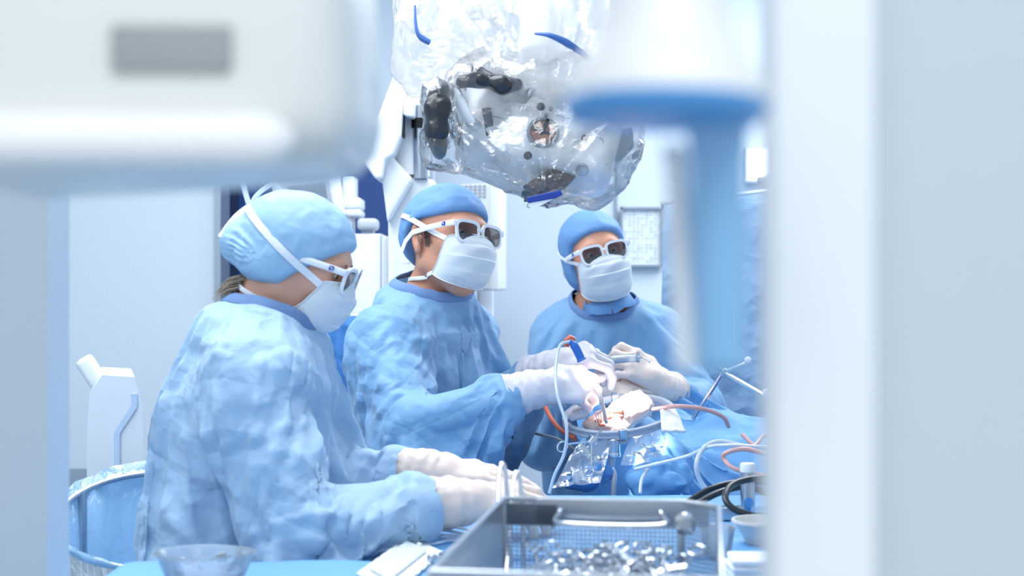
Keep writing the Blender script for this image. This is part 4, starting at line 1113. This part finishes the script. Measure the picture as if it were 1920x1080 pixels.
hose([(1500,895,2.5),(1420,897,2.44),(1375,908,2.40),(1360,930,2.36),(1370,950,2.34),(1400,964,2.33),(1440,968,2.33),(1520,960,2.35)], .0058, CABLEB, 'black cable looping in front of the steel post', 'cable', 'cable')
# steel post
b0 = T(1402,968); t = thing('steel_post', b0, 'upright steel post with a blue tap, amid the black cables', 'post')
MB().lathe([(.001,0),(.0125,0),(.0125,.075),(.0115,.078),(.001,.078)], b0, n=28).make('post', STEEL, t)
MB().lathe([(.001,.078),(.0135,.078),(.0135,.090),(.012,.093),(.001,.093)], b0, n=28).make('cap', BALLW, t)
MB().lathe([(.001,0),(.006,0),(.006,.010),(.009,.012),(.009,.016),(.001,.016)], b0+V(-.002,-.010,.026), (0,-1,.1), n=18).make('tap', HBL, t)
MB().box(b0+V(-.002,-.02,.018), (.004,.004,.016), bev=.001).make('tap_lever', HBL, t)
t = thing('steel_block', T(1365,985), 'low steel block on the table left of the steel post', 'block')
MB().box(T(1368,975,.012), (.022,.014,.011), bev=.002).make('block_body', STEEL, t); MB().box(T(1368,975,.024), (.018,.003,.002), bev=.0008).make('rail', CHROME, t)
# bowls, gauze
t = thing('beige_bowl', T(1432,1018), 'shallow pale grey bowl beside the white column', 'bowl')
MB().lathe([(.001,.0),(.028,.0),(.034,.012),(.044,.028),(.049,.034),(.051,.033),(.050,.037),(.046,.037),(.040,.028),(.030,.010),(.001,.006)], T(1432,1018), n=36).make('bowl_body', BEIGE, t)
t = thing('gauze_stack', T(1430,1100), 'stack of white folded gauze in front of the pale bowl', 'gauze')
for k in range(5):
    MB().box(T(1425,1102,.004+.0085*k)+V(rg.uniform(-.002,.002), 0, 0), (.042,.036,.0042), frame((1, rg.uniform(-.05,.05), 0)), .003).make('folded_pad', GAUZE, t)
t = thing('clear_cup', T(1352,1030), 'small clear plastic cup against the right wall of the basket', 'cup')
MB().lathe([(.001,.0),(.018,.0),(.022,.01),(.026,.040),(.028,.041),(.027,.043),(.024,.042),(.020,.010),(.001,.003)], T(1345,1040), n=28).make('cup_body', CLEARM, t)
# kidney dish in clear plastic at the bottom left, with a swab and a grey tab in it
t = thing('clear_dish', T(385,1092), 'clear oval plastic dish at the bottom edge in front of the pale gown', 'dish')
mk = MB(); prof = [(.0,.004),(.55,.004),(.80,.010),(.95,.034),(1.0,.040),(1.03,.040),(1.0,.043),(.93,.038),(.78,.013),(.0,.007)]; cc = T(385,1092); v = []; n_ = 44
for r, h in prof:
    for k in range(n_): a = 2*PI*k/n_; v.append(cc+V(math.cos(a)*.068*r, math.sin(a)*.05*r*(1-.15*math.cos(a)), h))
mk.add(v, [(i*n_+k, i*n_+(k+1) % n_, (i+1)*n_+(k+1) % n_, (i+1)*n_+k) for i in range(len(prof)-1) for k in range(n_)]).make('dish_body', CLEARM, t)
tag(MB().tube([cc+V(-.030,-.012,.030), cc+V(.0,-.03,.022)], .007, n=14).make('swab', GAUZE), 'white swab roll lying in the clear oval dish', 'swab')
tag(MB().box(cc+V(.026,-.008,.024), (.007,.003,.018), frame((1,.3,.2)), .001).make('grey_tab', LAMPG), 'small grey tab standing in the clear oval dish', 'tab')
# white needle tray
A_, B_, C_, D_ = [T(*q, .004) for q in ((766,1010),(832,1040),(742,1096),(668,1080))]
t = thing('needle_tray', (A_+C_)/2, 'white plastic tray with notched edges lying below the blue sleeve', 'tray')
ex, ey = nrm(B_-A_), nrm(D_-A_); Lx, Ly = np.linalg.norm(B_-A_), np.linalg.norm(D_-A_); poly = []
nt_ = 14
for k in range(nt_): poly += [(Lx*k/nt_, 0), (Lx*(k+.55)/nt_, 0), (Lx*(k+.6)/nt_, .0028), (Lx*(k+.95)/nt_, .0028)]
poly += [(Lx,0)]
for k in range(8): poly += [(Lx, Ly*(k+.6)/8), (Lx-.003, Ly*(k+.65)/8), (Lx-.003, Ly*(k+.9)/8), (Lx, Ly*(k+.95)/8)]
poly += [(0, Ly)]
for k in range(7, -1, -1): poly += [(0, Ly*(k+.9)/8), (.003, Ly*(k+.85)/8), (.003, Ly*(k+.7)/8), (0, Ly*(k+.65)/8)]
TRM = np.stack([ex, ey, np.cross(ex, ey)], 1); TRM[:,2] *= 1 if TRM[2,2] > 0 else -1
MB().prism(poly, -.0035, .001, TRM, A_).make('tray_base', mat('tray_white', 'eef3f4', .4), t, smooth=False)
MB().box(A_+ex*Lx*.45+ey*Ly*.52+V(0,0,.004), (Lx*.28, Ly*.36, .0035), TRM, .002).make('raised_panel', WPL, t)
MB().box(A_+ex*Lx*.5+ey*Ly*.14+V(0,0,.006), (.008,.005,.005), TRM, .002).make('latch', WPL, t)
# tweezers and probes in a row
def tweezer(a, b, label, w=.010, seed=0):
    t = thing('tissue_forceps', a, label, 'forceps', 'long steel instruments beside the white tray'); x = nrm(b-a); y = np.cross(V(0,0,1), x); L = np.linalg.norm(b-a)
    for s in (1, -1):
        q = [a+x*L*u+y*s*w*.5*k+V(0,0,z) for u, k, z in ((0,.05,.004),(.2,.35,.005),(.45,1,.010),(.6,1,.010),(.8,.6,.007),(1,.1,.004))]
        MB().tube(spline(q, 5), .0022, n=8, flat=(.005,.0022), up=(0,0,1)).make('arm', CHROME, t)
    MB().tube([a, a+x*.014], .003, n=8).make('joint', CHROME, t)
for k, (x0, y0, x1, y1, lb) in enumerate([(800,1000,905,1007,'topmost of the long steel instruments'),(768,1006,900,1013,'thick flat steel instrument second from the top of its row'),
        (780,1019,900,1019,'steel instrument in the middle of the row'),(790,1028,900,1026,'fourth of the steel instruments, just above the curved one'),(822,1046,895,1034,'bent steel instrument lowest in the row beside the tray')]):
    tweezer(T(x0,y0,.002), T(x1,y1,.002), lb+' right of the white tray' if k in (0,2) else lb, .010+.002*k)
tag(MB().lathe([(0,-.0075)]+[(.0085*math.sin(x), -.0085*math.cos(x)) for x in np.linspace(.2, PI-.2, 9)]+[(0,.0085)], T(811,1058,.0085), n=16).make('steel_bead', STEEL), 'small round steel bead at the corner of the white tray', 'bead')
# wire basket
BR = frame((1, -.142, 0)); bo = V(P(945,0,1.75)[0], 1.75, TZ+.008)   # rear left corner, x right, y away
BW, BD, BH = .262, .46, .133
t = thing('instrument_basket', bo+BR@V(BW/2,-BD/2,-.008), 'perforated steel instrument basket full of clamps at the bottom edge', 'basket')
def B(x, y, z): return bo+BR@V(x, y, z)
def wall_panel(a, b, h, parent, holes=.0052):
    m_ = MB(); L = np.linalg.norm(b-a); x = (b-a)/L; n = int(L/holes); k = int(h/holes)
    for i in range(n+1): m_.box(a+x*L*i/n+V(0,0,h/2), (.0009,.0006,h/2), frame(x))
    for j in range(k+1): m_.box((a+b)/2+V(0,0,h*j/k), (L/2,.0006,.0009), frame(x))
    return m_.make('perforated_wall', WIRE, parent, smooth=False, weld=False)
ch = .045
corners = [B(0,-BD,0), B(0,0,0), B(BW-ch,0,0), B(BW,-ch*.8,0), B(BW,-BD,0)]
for i in range(4):
    wall_panel(corners[i], corners[i+1], BH, t)
wall_panel(corners[4], corners[0], BH, t)
m_ = MB()
for z in (0, BH): m_.tube([c+V(0,0,z) for c in corners+[corners[0]]], .0035, n=10)
m_.make('rim', WIRE, t)
for c in corners: MB().box(c+V(0,0,BH/2), (.0035,.0035,BH/2), BR, .001).make('corner_post', WIRE, t)
m_ = MB(); 
for i in range(28): m_.box(B(BW/2, -BD*(i+.5)/28, .001), (BW/2,.0012,.0008), BR)
for i in range(16): m_.box(B(BW*(i+.5)/16, -BD/2, .001), (.0012,BD/2,.0008), BR)
m_.make('floor_grid', WIRE, t, smooth=False, weld=False)
MB().box(B(.035,-.003,BH-.018), (.032,.0015,.013), BR, .001).make('solid_plate', mat('plate_dark', '6f7884', .4, metal=.6), t)
MB().box(B(.145,-.003,BH-.014), (.105,.0015,.016), BR, .001).make('handle_plate', STEEL, t)
MB().tube(spline([B(.075,-.004,BH-.010), B(.070,-.014,BH-.014), B(.075,-.018,BH-.026), B(.19,-.018,BH-.026), B(.195,-.014,BH-.014), B(.19,-.004,BH-.010)], 5), .0035, n=10).make('handle', CHROME, t)
MB().lathe([(.001,0),(.014,0),(.014,.004),(.010,.006),(.006,.006),(.006,.009),(.001,.009)], B(.222,-.006,BH-.024), BR@V(0,-1,0), n=24).make('round_latch', CHROME, t)
for x in (.01, BW-.01):
    for y in (-.03, -BD+.03): MB().lathe([(.001,0),(.008,0),(.008,.009),(.001,.009)], B(x,y,-.008), n=14).make('foot', WIRE, t)
MB().box(B(.155,-.10,BH*.34), (.030,.003,.022), frame((1,.2,.25)), .004).make('inner_divider', STEEL, t)
# the pile of clamps and a white pad inside
pc = None
names = []
rp = random.Random(21)
proto = clamp_thing('haemostat', 'steel clamp in the heap inside the wire basket', 'clamp', V(0,0,0), np.eye(3), 'steel clamps heaped in the wire basket', L=.13, open_=.10, curve=.1)
def copy_tree(o, parent=None):
    c = o.copy(); COL.objects.link(c); c.parent = parent
    for x in o.children: copy_tree(x, c)
    return c
NCL = 58
for k in range(NCL):
    o = proto if k == 0 else copy_tree(proto)
    u = rp.uniform(.03, BW-.03); w = -.03-.30*rp.random()**1.5 if k > 12 else rp.uniform(-.02, -.06)
    pos = B(u, w, rp.uniform(.030, .070)+(.010 if w > -.12 else 0)); th = math.radians(rp.uniform(55, 125)); pt = math.radians(rp.uniform(2, 26))
    # finger rings to the back and up, tips to the front and down
    z0_ = rp.uniform(.030, .070); w = min(w, -.048); pt = min(pt, math.asin((z0_-.008)/.12))
    lo_u, hi_u = min(.02*math.cos(th), -.115*math.cos(th)), max(.02*math.cos(th), -.115*math.cos(th)); u = min(max(u, .018-lo_u), BW-.018-hi_u-(.03 if w > -.1 else 0)); pos = B(u, w, z0_+(.012 if w > -.12 else 0))
    d = BR@V(math.cos(th)*math.cos(pt), math.sin(th)*math.cos(pt), math.sin(pt)); up = V(rp.uniform(-.7,.7), -.5, 1)
    M_ = frame(d, up); loc = pos-M_[:,0]*.115
    o.matrix_world = Matrix([[*M_[0], loc[0]], [*M_[1], loc[1]], [*M_[2], loc[2]], [0,0,0,1]])
bx_ = MB().box(B(.105,-.30,.092), (.035,.03,.005), frame(BR@V(1,.15,.05)), .004).make('white_pad', GAUZE); tag(bx_, 'white folded pad lying on the heap of clamps at the bottom edge', 'pad')
# tall loops of the rack standing left of the basket
for (x0, y0, x1, y1, x2, y2, d0, lb) in [(930,1090,941,876,958,1082,1.80,'tall narrow steel loop nearest the gloved fingertips'),(948,1090,968,892,985,1085,1.74,'slightly shorter steel loop against the rear corner of the basket')]:
    a_, b_, c_ = P(x0,y0,d0), P(x1,y1,d0+.05), P(x2,y2,d0+.02); a_[2] = max(a_[2], TZ+.004); c_[2] = max(c_[2], TZ+.004)
    s_ = MB().tube(spline([a_, a_*.3+b_*.7+V(-.003,0,0), b_-V(.002,0,0), b_+V(.004,0,-.002), c_*.35+b_*.65+V(.003,0,0), c_], 7), .0030, n=10).make('steel_loop', CHROME); tag(s_, lb, 'steel loop')
# things in the hands
t = thing('suction_tube', P(1125,738,2.86), 'pale curved instrument tip reaching from the gloved fist into the opening', 'instrument')
MB().tube(spline([P(1108,712,2.90), P(1117,728,2.88), P(1126,745,2.86), P(1131,765,2.87), P(1137,792,2.90)], 6), [.006]*8+[.005]*8+[.0042]*9, n=12).make('shaft', mat('handpiece_pink', 'e9d3cc', .3), t)
cb = MB(); a_ = P(1117,775,2.87); b_ = P(1134,768,2.88)
cb.tube([a_, b_], .003, n=8)
for k in range(5): p0 = a_+(b_-a_)*k/4; cb.tube([p0, p0+V(.003,0,-.022)], .0013, n=6)
cb.make('comb', mat('comb_pink', 'efc4ba', .3), t)
t = thing('blue_connector', P(1080,655,2.86), 'blue plastic connector held at the top of the gloved fist', 'connector')
MB().tube(spline([P(1068,640,2.86), P(1078,650,2.86), P(1088,670,2.86), P(1091,676,2.86)], 4), [.006]*3+[.0085]*7+[.010]*3, n=14).make('connector_body', mat('connector_blue', '2f6fc4', .3), t)
MB().tube([P(1062,650,2.88), P(1064,640,2.88), P(1070,635,2.88), P(1078,637,2.88)], [.006,.009,.009,.005], n=14).make('red_cap', HOSER, t)
t = thing('syringe', P(1170,672,3.40), 'clear syringe with a bent tip held in the raised gloved hand', 'syringe')
s0, s1 = P(1148,674,3.385), P(1196,670,3.36); ax = nrm(s1-s0)
MB().tube([s0, s1], .0105, n=20).make('barrel', film('syringe_plastic', 'f6f9fc', .55, .1), t); MB().tube([s0+ax*.004, s1-ax*.022], .0085, n=18).make('plunger', BALLW, t)
MB().lathe([(.001,0),(.013,0),(.013,.003),(.001,.003)], s1-ax*.001, ax, n=22).make('flange', CLEARM, t)
MB().tube(spline([s1, P(1206,671,3.355), P(1216,676,3.35), P(1219,681,3.35)], 4), .0016, n=8).make('tip', CHROME, t)
# bin bag on the left
t = thing('waste_bag', V(P(300,0,2.62)[0], 2.62, 0), 'glossy light blue plastic bag hung open on a ring behind the pale gown', 'plastic bag')
bc = P(312,975,2.66); bn = nrm(V(.10,-.33,1)); bxv = nrm(V(1,0,.33)); bxv = nrm(bxv-bn*(bxv@bn)); byv = np.cross(bn, bxv); v = []; nu, nv = 90, 46
for i in range(nv):
    t_ = i/(nv-1)
    for j in range(nu):
        a = 2*PI*j/nu; r = .203-.035*t_; down = t_*.75
        if i < 6: r = .203+.012*math.sin(i/6*PI); down = -.004*i
        fold = .010*math.sin(7*a+4*t_)+.006*math.sin(17*a+2*t_+1)
        v.append(bc+(bxv*math.cos(a)+byv*math.sin(a))*(r+fold*(.3+t_))-V(0,0,down))
v = np.array(v); v[:,1] += crumple(v, 9, 2)*.02; v[:,0] += crumple(v, 8, 7)*.018
BAGM = film('bag_film_blue', 'aedbff', .10, .10, (12, .012), tint='a8d4fb', body=.5)
mesh('bag_skin', v, [(i*nu+j, i*nu+(j+1) % nu, (i+1)*nu+(j+1) % nu, (i+1)*nu+j) for i in range(nv-1) for j in range(nu)]+[tuple((nv-1)*nu+j for j in range(nu))], BAGM, t)
MB().tube([bc+(bxv*math.cos(a)+byv*math.sin(a))*.199 for a in np.linspace(0, 2*PI, 49)], .006, caps=False).make('hoop', STEEL, t)
for a in (.5, 2.6, 4.7): q = bc+(bxv*math.cos(a)+byv*math.sin(a))*.199; MB().tube([q, V(q[0], q[1], .02)], .009).make('leg', STEEL, t)

# ---------------------------------------------------------------- operating microscope under its plastic cover
def poly_px(mb, pts, d, depth, sk=0.):
    n = len(pts); f = [P(x, y, d) for x, y in pts]; v = f+[p+V(sk, depth, 0) for p in f]
    return mb.add(v, [tuple(range(n))[::-1], tuple(range(n, 2*n))]+[(k, (k+1) % n, n+(k+1) % n, n+k) for k in range(n)])
def bevel(o, w=.006, seg=3):
    md = o.modifiers.new('b', 'BEVEL'); md.width = w; md.segments = seg; md.limit_method = 'ANGLE'; md.angle_limit = .6; return o
SW = mat('scope_white', 'f7f9fb', .35, coat=.2); DARK = mat('grip_black', '23262c', .3, coat=.4, bump=[(40, .003, 'crease')]); COPPER = mat('lens_copper', 'b5714e', .2, coat=.5)
# stand and arm
t = thing('microscope_stand', V(P(765,0,3.75)[0],3.9,0), 'tall white microscope stand with a steel strut, behind the bare-eared person', 'stand')
o = poly_px(MB(), [(724,336),(762,332),(816,336),(822,372),(822,1300),(728,1300),(727,372)], 3.7, .25).make('column', SW, t, smooth=False); bevel(o, .012)
o = poly_px(MB(), [(742,130),(760,150),(752,255),(738,290),(722,300),(716,335),(704,336),(664,280),(668,268),(690,262)], 3.62, .16).make('front_cover', SW, t, smooth=False); bevel(o, .018, 4)
o = poly_px(MB(), [(716,262),(742,300),(775,336),(726,420),(716,340)], 3.66, .18).make('side_cover', SW, t, smooth=False); bevel(o, .012)
o = poly_px(MB(), [(752,180),(800,178),(812,215),(812,340),(775,336),(752,300)], 3.80, .12).make('inner_frame', mat('frame_grey', 'b9c3ce', .4), t, smooth=False); bevel(o, .01)
o = poly_px(MB(), [(750,190),(757,190),(757,256),(745,256)], 3.64, .05).make('gap_shade', BLK, t, smooth=False)  # black plate in place of the shade between the covers
o = poly_px(MB(), [(757,182),(778,186),(776,220),(756,216)], 3.62, .08).make('upper_cover', SW, t, smooth=False); bevel(o, .006)
MB().tube([P(787,198,3.70), P(787,222,3.70), P(787,223,3.70), P(789,335,3.70)], [.017,.017,.019,.019], n=24).make('steel_strut', STEEL, t)
MB().tube([P(785,222,3.69), P(785,240,3.69)], .0195, n=20).make('black_collar', BLK, t)
MB().tube(spline([P(770,330,3.75), P(775,150,3.75), P(800,40,3.70), P(880,-40,3.55)], 6), .05, n=18).make('riser', SW, t)
o = MB(); o.tube(spline([P(880,-40,3.55), P(960,-30,3.3), P(1010,20,3.1), P(1010,110,3.0)], 6), .045, n=18); o.make('arm', SW, t)
# microscope head
t = thing('surgical_microscope', P(1000,150,2.95), 'white microscope head with black grips and round lenses inside a clear cover', 'microscope')
hc = P(1012,250,2.95); HR = frame((.955,-.10,-.25), (.22,.32,.92))
def hp(x, y, z): return hc+HR@V(x, y, z)
f0 = union([rbox(hc+HR@V(0,0,.01), V(.150,.085,.092), .035, HR), rbox(hc+HR@V(.06,-.02,-.02), V(.105,.07,.080), .03, HR), ell(hc+HR@V(-.10,0,.05), V(.10,.07,.05), HR)], .03)
v, q = net(f0, hc-.26, hc+.26, .006); mesh('head_housing', v, q, SW, t)
def face(px, py):   # where the housing is seen at a pixel
    o = V(0,0,CAMZ); d = nrm(P(px, py, 1)-o); s = 2.5+np.arange(0, .8, .002); val = f0(o+d*s[:,None]); i = np.nonzero(val < 0)[0]
    return o+d*(s[i[0]] if len(i) else 2.9)
FN = nrm(V(-.05,-1,-.28))
def fnorm(c):
    e = .012*np.eye(3); return nrm(np.array([(f0((c+x)[None])-f0((c-x)[None]))[0] for x in e]))
def disc(px, py, r, m, nm, hgt=.006, ring=None):
    c = face(px, py); n_ = fnorm(c); o = MB().lathe([(.001,-.004),(r,-.004),(r,hgt*.7),(r*.9,hgt),(.001,hgt)], c, n_, 26).make(nm, m, t)
    if ring: MB().lathe([(r*.98,-.002),(r*1.25,-.002),(r*1.25,hgt*.9),(r*1.0,hgt*1.2)], c, n_, 26, False).make('bezel', ring, o)
    return o
L_ = disc(1018,250,.026,COPPER,'main_lens',.008,GREYPL)
c = face(1018,250)+fnorm(face(1018,250))*.009
MB().box(c, (.0035,.0015,.027), frame((1,0,-.4)), .0005).make('lens_bar', BLK, L_); MB().box(c, (.024,.0015,.0035), frame((1,0,-.4)), .0005).make('lens_bar', BLK, L_)
for a, b, r, m, nm in ((1014,201,.008,BLK,'small_port'),(990,291,.008,BLK,'small_port'),(1096,260,.007,BLK,'small_port'),(1085,275,.005,BLK,'small_port'),(1092,318,.013,STEEL,'steel_knob'),(1033,205,.004,GREYPL,'screw'),(1024,217,.004,GREYPL,'screw'),(942,243,.005,GREYPL,'screw')):
    disc(a, b, r, m, nm)
sl = MB(); sl.box(face(916,228)+FN*.002, (.009,.003,.028), frame((1,0,.15)), .001); sl.make('slot', mat('slot_grey','4a4f57',.4), t)
for pts in ([(905,212),(970,230),(988,245)],[(950,240),(975,330)],[(1040,215),(1075,225),(1130,262),(1138,310)],[(935,238),(955,300),(1000,335)]):
    MB().tube([face(x, y)+FN*.0008 for x, y in pts], .0009, n=6).make('seam', GREYPL, t)
def grip(pts, rad, nm, m=DARK):
    pr = [P(*p) for p in pts]; g0 = union([cone(pr[i], pr[i+1], rad[i], rad[i+1]) for i in range(len(pr)-1)], .02); g = lambda q: g0(q)-crumple(q, 26, 3)*.004
    v, q = net(g, *BB(pr, .05), .004); return mesh(nm, v, q, m, t)
grip([(824,168,2.80),(820,200,2.78),(818,245,2.78),(824,288,2.80)], [.020,.021,.020,.013], 'left_grip')
grip([(868,154,2.86),(900,150,2.85),(940,158,2.85),(970,158,2.86)], [.013,.013,.016,.013], 'upper_grip')
grip([(876,122,2.90),(900,133,2.88),(928,147,2.86)], [.005,.006,.008], 'lever')
MB().lathe([(.001,-.015),(.014,-.015),(.018,0),(.014,.015),(.001,.015)], P(986,170,2.88), (1,-.2,-.5), n=22).make('joint', CHROME, t)
MB().lathe([(.001,-.004),(.004,-.004),(.004,.006),(.001,.006)], P(841,196,2.80), (1,-.3,.1), n=14).make('grip_button', CHROME, t)
MB().lathe([(.001,-.004),(.004,-.004),(.004,.006),(.001,.006)], P(844,209,2.80), (1,-.3,.1), n=14).make('grip_button', CHROME, t)
o = poly_px(MB(), [(978,350),(1032,315),(1082,330),(1060,352),(1010,366)], 2.84, .06).make('objective', mat('objective_dark', '4a3d3a', .2, metal=.5, bump=(60,.004,'crease')), t, smooth=False); bevel(o, .006)
o = poly_px(MB(), [(1140,250),(1186,236),(1190,275),(1160,305),(1140,300)], 2.90, .08).make('side_lens', mat('side_grey', '9aa3ab', .3), t, smooth=False); bevel(o, .008)
MB().tube(spline([P(850,165,2.84), P(880,225,2.85), P(900,240,2.88)], 5), .012, n=14).make('grip_arm', SW, t)
# clip and tape
tp = thing('drape_clip', P(1020,372,2.82), 'dark blue clip with a white tab at the lowest point of the clear cover', 'clip')
o = poly_px(MB(), [(987,370),(1050,356),(1056,365),(1040,372),(990,381)], 2.765, .012).make('clip_bar', mat('clip_blue', '1f3f9c', .4), tp, smooth=False); bevel(o, .002)
o = poly_px(MB(), [(990,380),(1042,370),(1004,391),(998,392)], 2.767, .006).make('white_tab', BALLW, tp, smooth=False)
MB().tube([P(990,382,2.82), P(988,388,2.82), P(993,389,2.82)], .0012, n=6).make('hook', CHROME, tp)
# clear cover: hull of the head pulled to the clip, wrinkles running to the gathers
hull0 = union([offs(f0, .018)]+[cone(P(820,180,2.80), P(822,285,2.80), .034, .024), cone(P(822,285,2.82), P(1020,352,2.86), .026, .03), cone(P(868,150,2.87), P(980,150,2.90), .035, .04),
      ell(P(1010,150,2.97), (.16,.10,.085)), cone(P(1150,270,2.92), P(1165,240,2.94), .06, .045), cone(P(1110,330,2.90), P(1025,362,2.83), .035, .012)], .06)
G1, G2, G3 = P(1022,364,2.82), P(838,205,2.79), P(1160,290,2.88)
def hull(q):
    d = hull0(q); w = crumple(q, 13, 5)*.005
    for G, k, n_, amp in ((G1, 0, 17, .008), (G2, 1.3, 13, .006), (G3, 2.1, 12, .005)):
        r = q-G; rr = np.linalg.norm(r, axis=1)+1e-6; u = np.arctan2(r[:,2], r[:,0])
        w = w+amp*np.maximum(0, np.sin(u*n_+k+1.6*noise(q, 8, int(n_))))**3*np.exp(-rr/.17)*np.clip(rr/.03, 0, 1)
    return d-w-facets(q, 13, 2)*.005
COVER = film('microscope_cover', 'f4f8fd', .93, .06, (26, .004), body=.6, gl=.06)
lo, hi = hc-V(.34,.22,.28), hc+V(.32,.20,.30); v, q = net(hull, lo, hi, .006)
keep = v[:,2] < P(0,88,2.97)[2]
v, q = clip_mesh(v, q, keep)
cov = mesh('microscope_cover', v, q, COVER); tag(cov, 'clear wrinkled plastic cover stretched round the microscope head', 'plastic cover')
# bunched cover above
b0 = union([cone(P(985,135,2.97), P(1010,40,3.02), .13, .17), cone(P(1010,40,3.02), P(960,-90,3.15), .17, .19), cone(P(1010,30,3.02), P(1140,-60,3.1), .13, .15), cone(P(1110,120,3.0), P(1160,20,3.05), .05, .09),
            cone(P(800,100,2.98), P(900,30,3.05), .06, .12), cone(P(765,115,3.0), P(840,150,2.98), .045, .03), cone(P(800,60,3.0), P(820,-40,3.1), .07, .1)], .05)
def bunch(q):
    u = np.arctan2(q[:,0]-P(1000,0,3)[0], q[:,1]-3.05)
    return b0(q)-crumple(q*V(1,1,.6), 9, 15)*.030-crumple(q*V(1,1,.5), 24, 8)*.010-.006*np.sin(u*30+3*noise(q, 6, 3))-facets(q*V(1,1,.7), 11, 4)*.012
v, q = net(bunch, P(700,200,2.70), P(1330,-190,3.45), .010)
lo_ = np.minimum(P(700,200,2.7), P(1330,-190,3.45)); hi_ = np.maximum(P(700,200,2.7), P(1330,-190,3.45)); lo_[1], hi_[1] = 2.65, 3.5
v, q = net(bunch, lo_, hi_, .010)
BUNCH = film('bunched_cover', 'ffffff', .42, .12, (26, .005), body=.75, gl=.05)
bo_ = mesh('bunched_cover', v, q, BUNCH); tag(bo_, 'milky bunched plastic sleeve round the microscope arm, above the clear cover', 'plastic sleeve')
TAPE = mat('tape_blue', '4f78bd', .4)
for pts, wdt, lb in (([(1003,63),(1030,66),(1062,80),(1095,102),(1122,124)], [.002,.005,.008,.006,.002], 'curved blue tape across the plastic, right of the black lever'), ([(778,10),(779,40),(783,62),(792,72),(806,80)], [.002,.003,.004,.007,.006], 'short blue tape at the left edge of the bunched plastic')):
    pp = []
    for x, y in pts:
        o = V(0,0,CAMZ); d = nrm(P(x, y, 1)-o); s = 2.4+np.arange(0, 1.0, .002); val = np.minimum(bunch(o+d*s[:,None]), hull(o+d*s[:,None])); i = np.nonzero(val < 0)[0]; pp.append(o+d*((s[i[0]] if len(i) else 2.9)-.006))
    m_ = MB(); sp = spline(pp, 5); ww = np.interp(np.linspace(0, 1, len(sp)), np.linspace(0, 1, len(wdt)), wdt); m_.tube(sp, list(ww), n=8); tag(m_.make('blue_tape', TAPE), lb, 'tape')
# light of the microscope
l = bpy.data.lights.new('microscope_light', 'SPOT'); l.energy = 280; l.spot_size = math.radians(20); l.spot_blend = .9; l.shadow_soft_size = .03; l.color = (1, .96, .9)
o = bpy.data.objects.new('microscope_light', l); COL.objects.link(o); o.location = P(1075,395,2.86); o.rotation_euler = (Vector(P(1165,785,2.96))-o.location).to_track_quat('-Z', 'Y').to_euler()
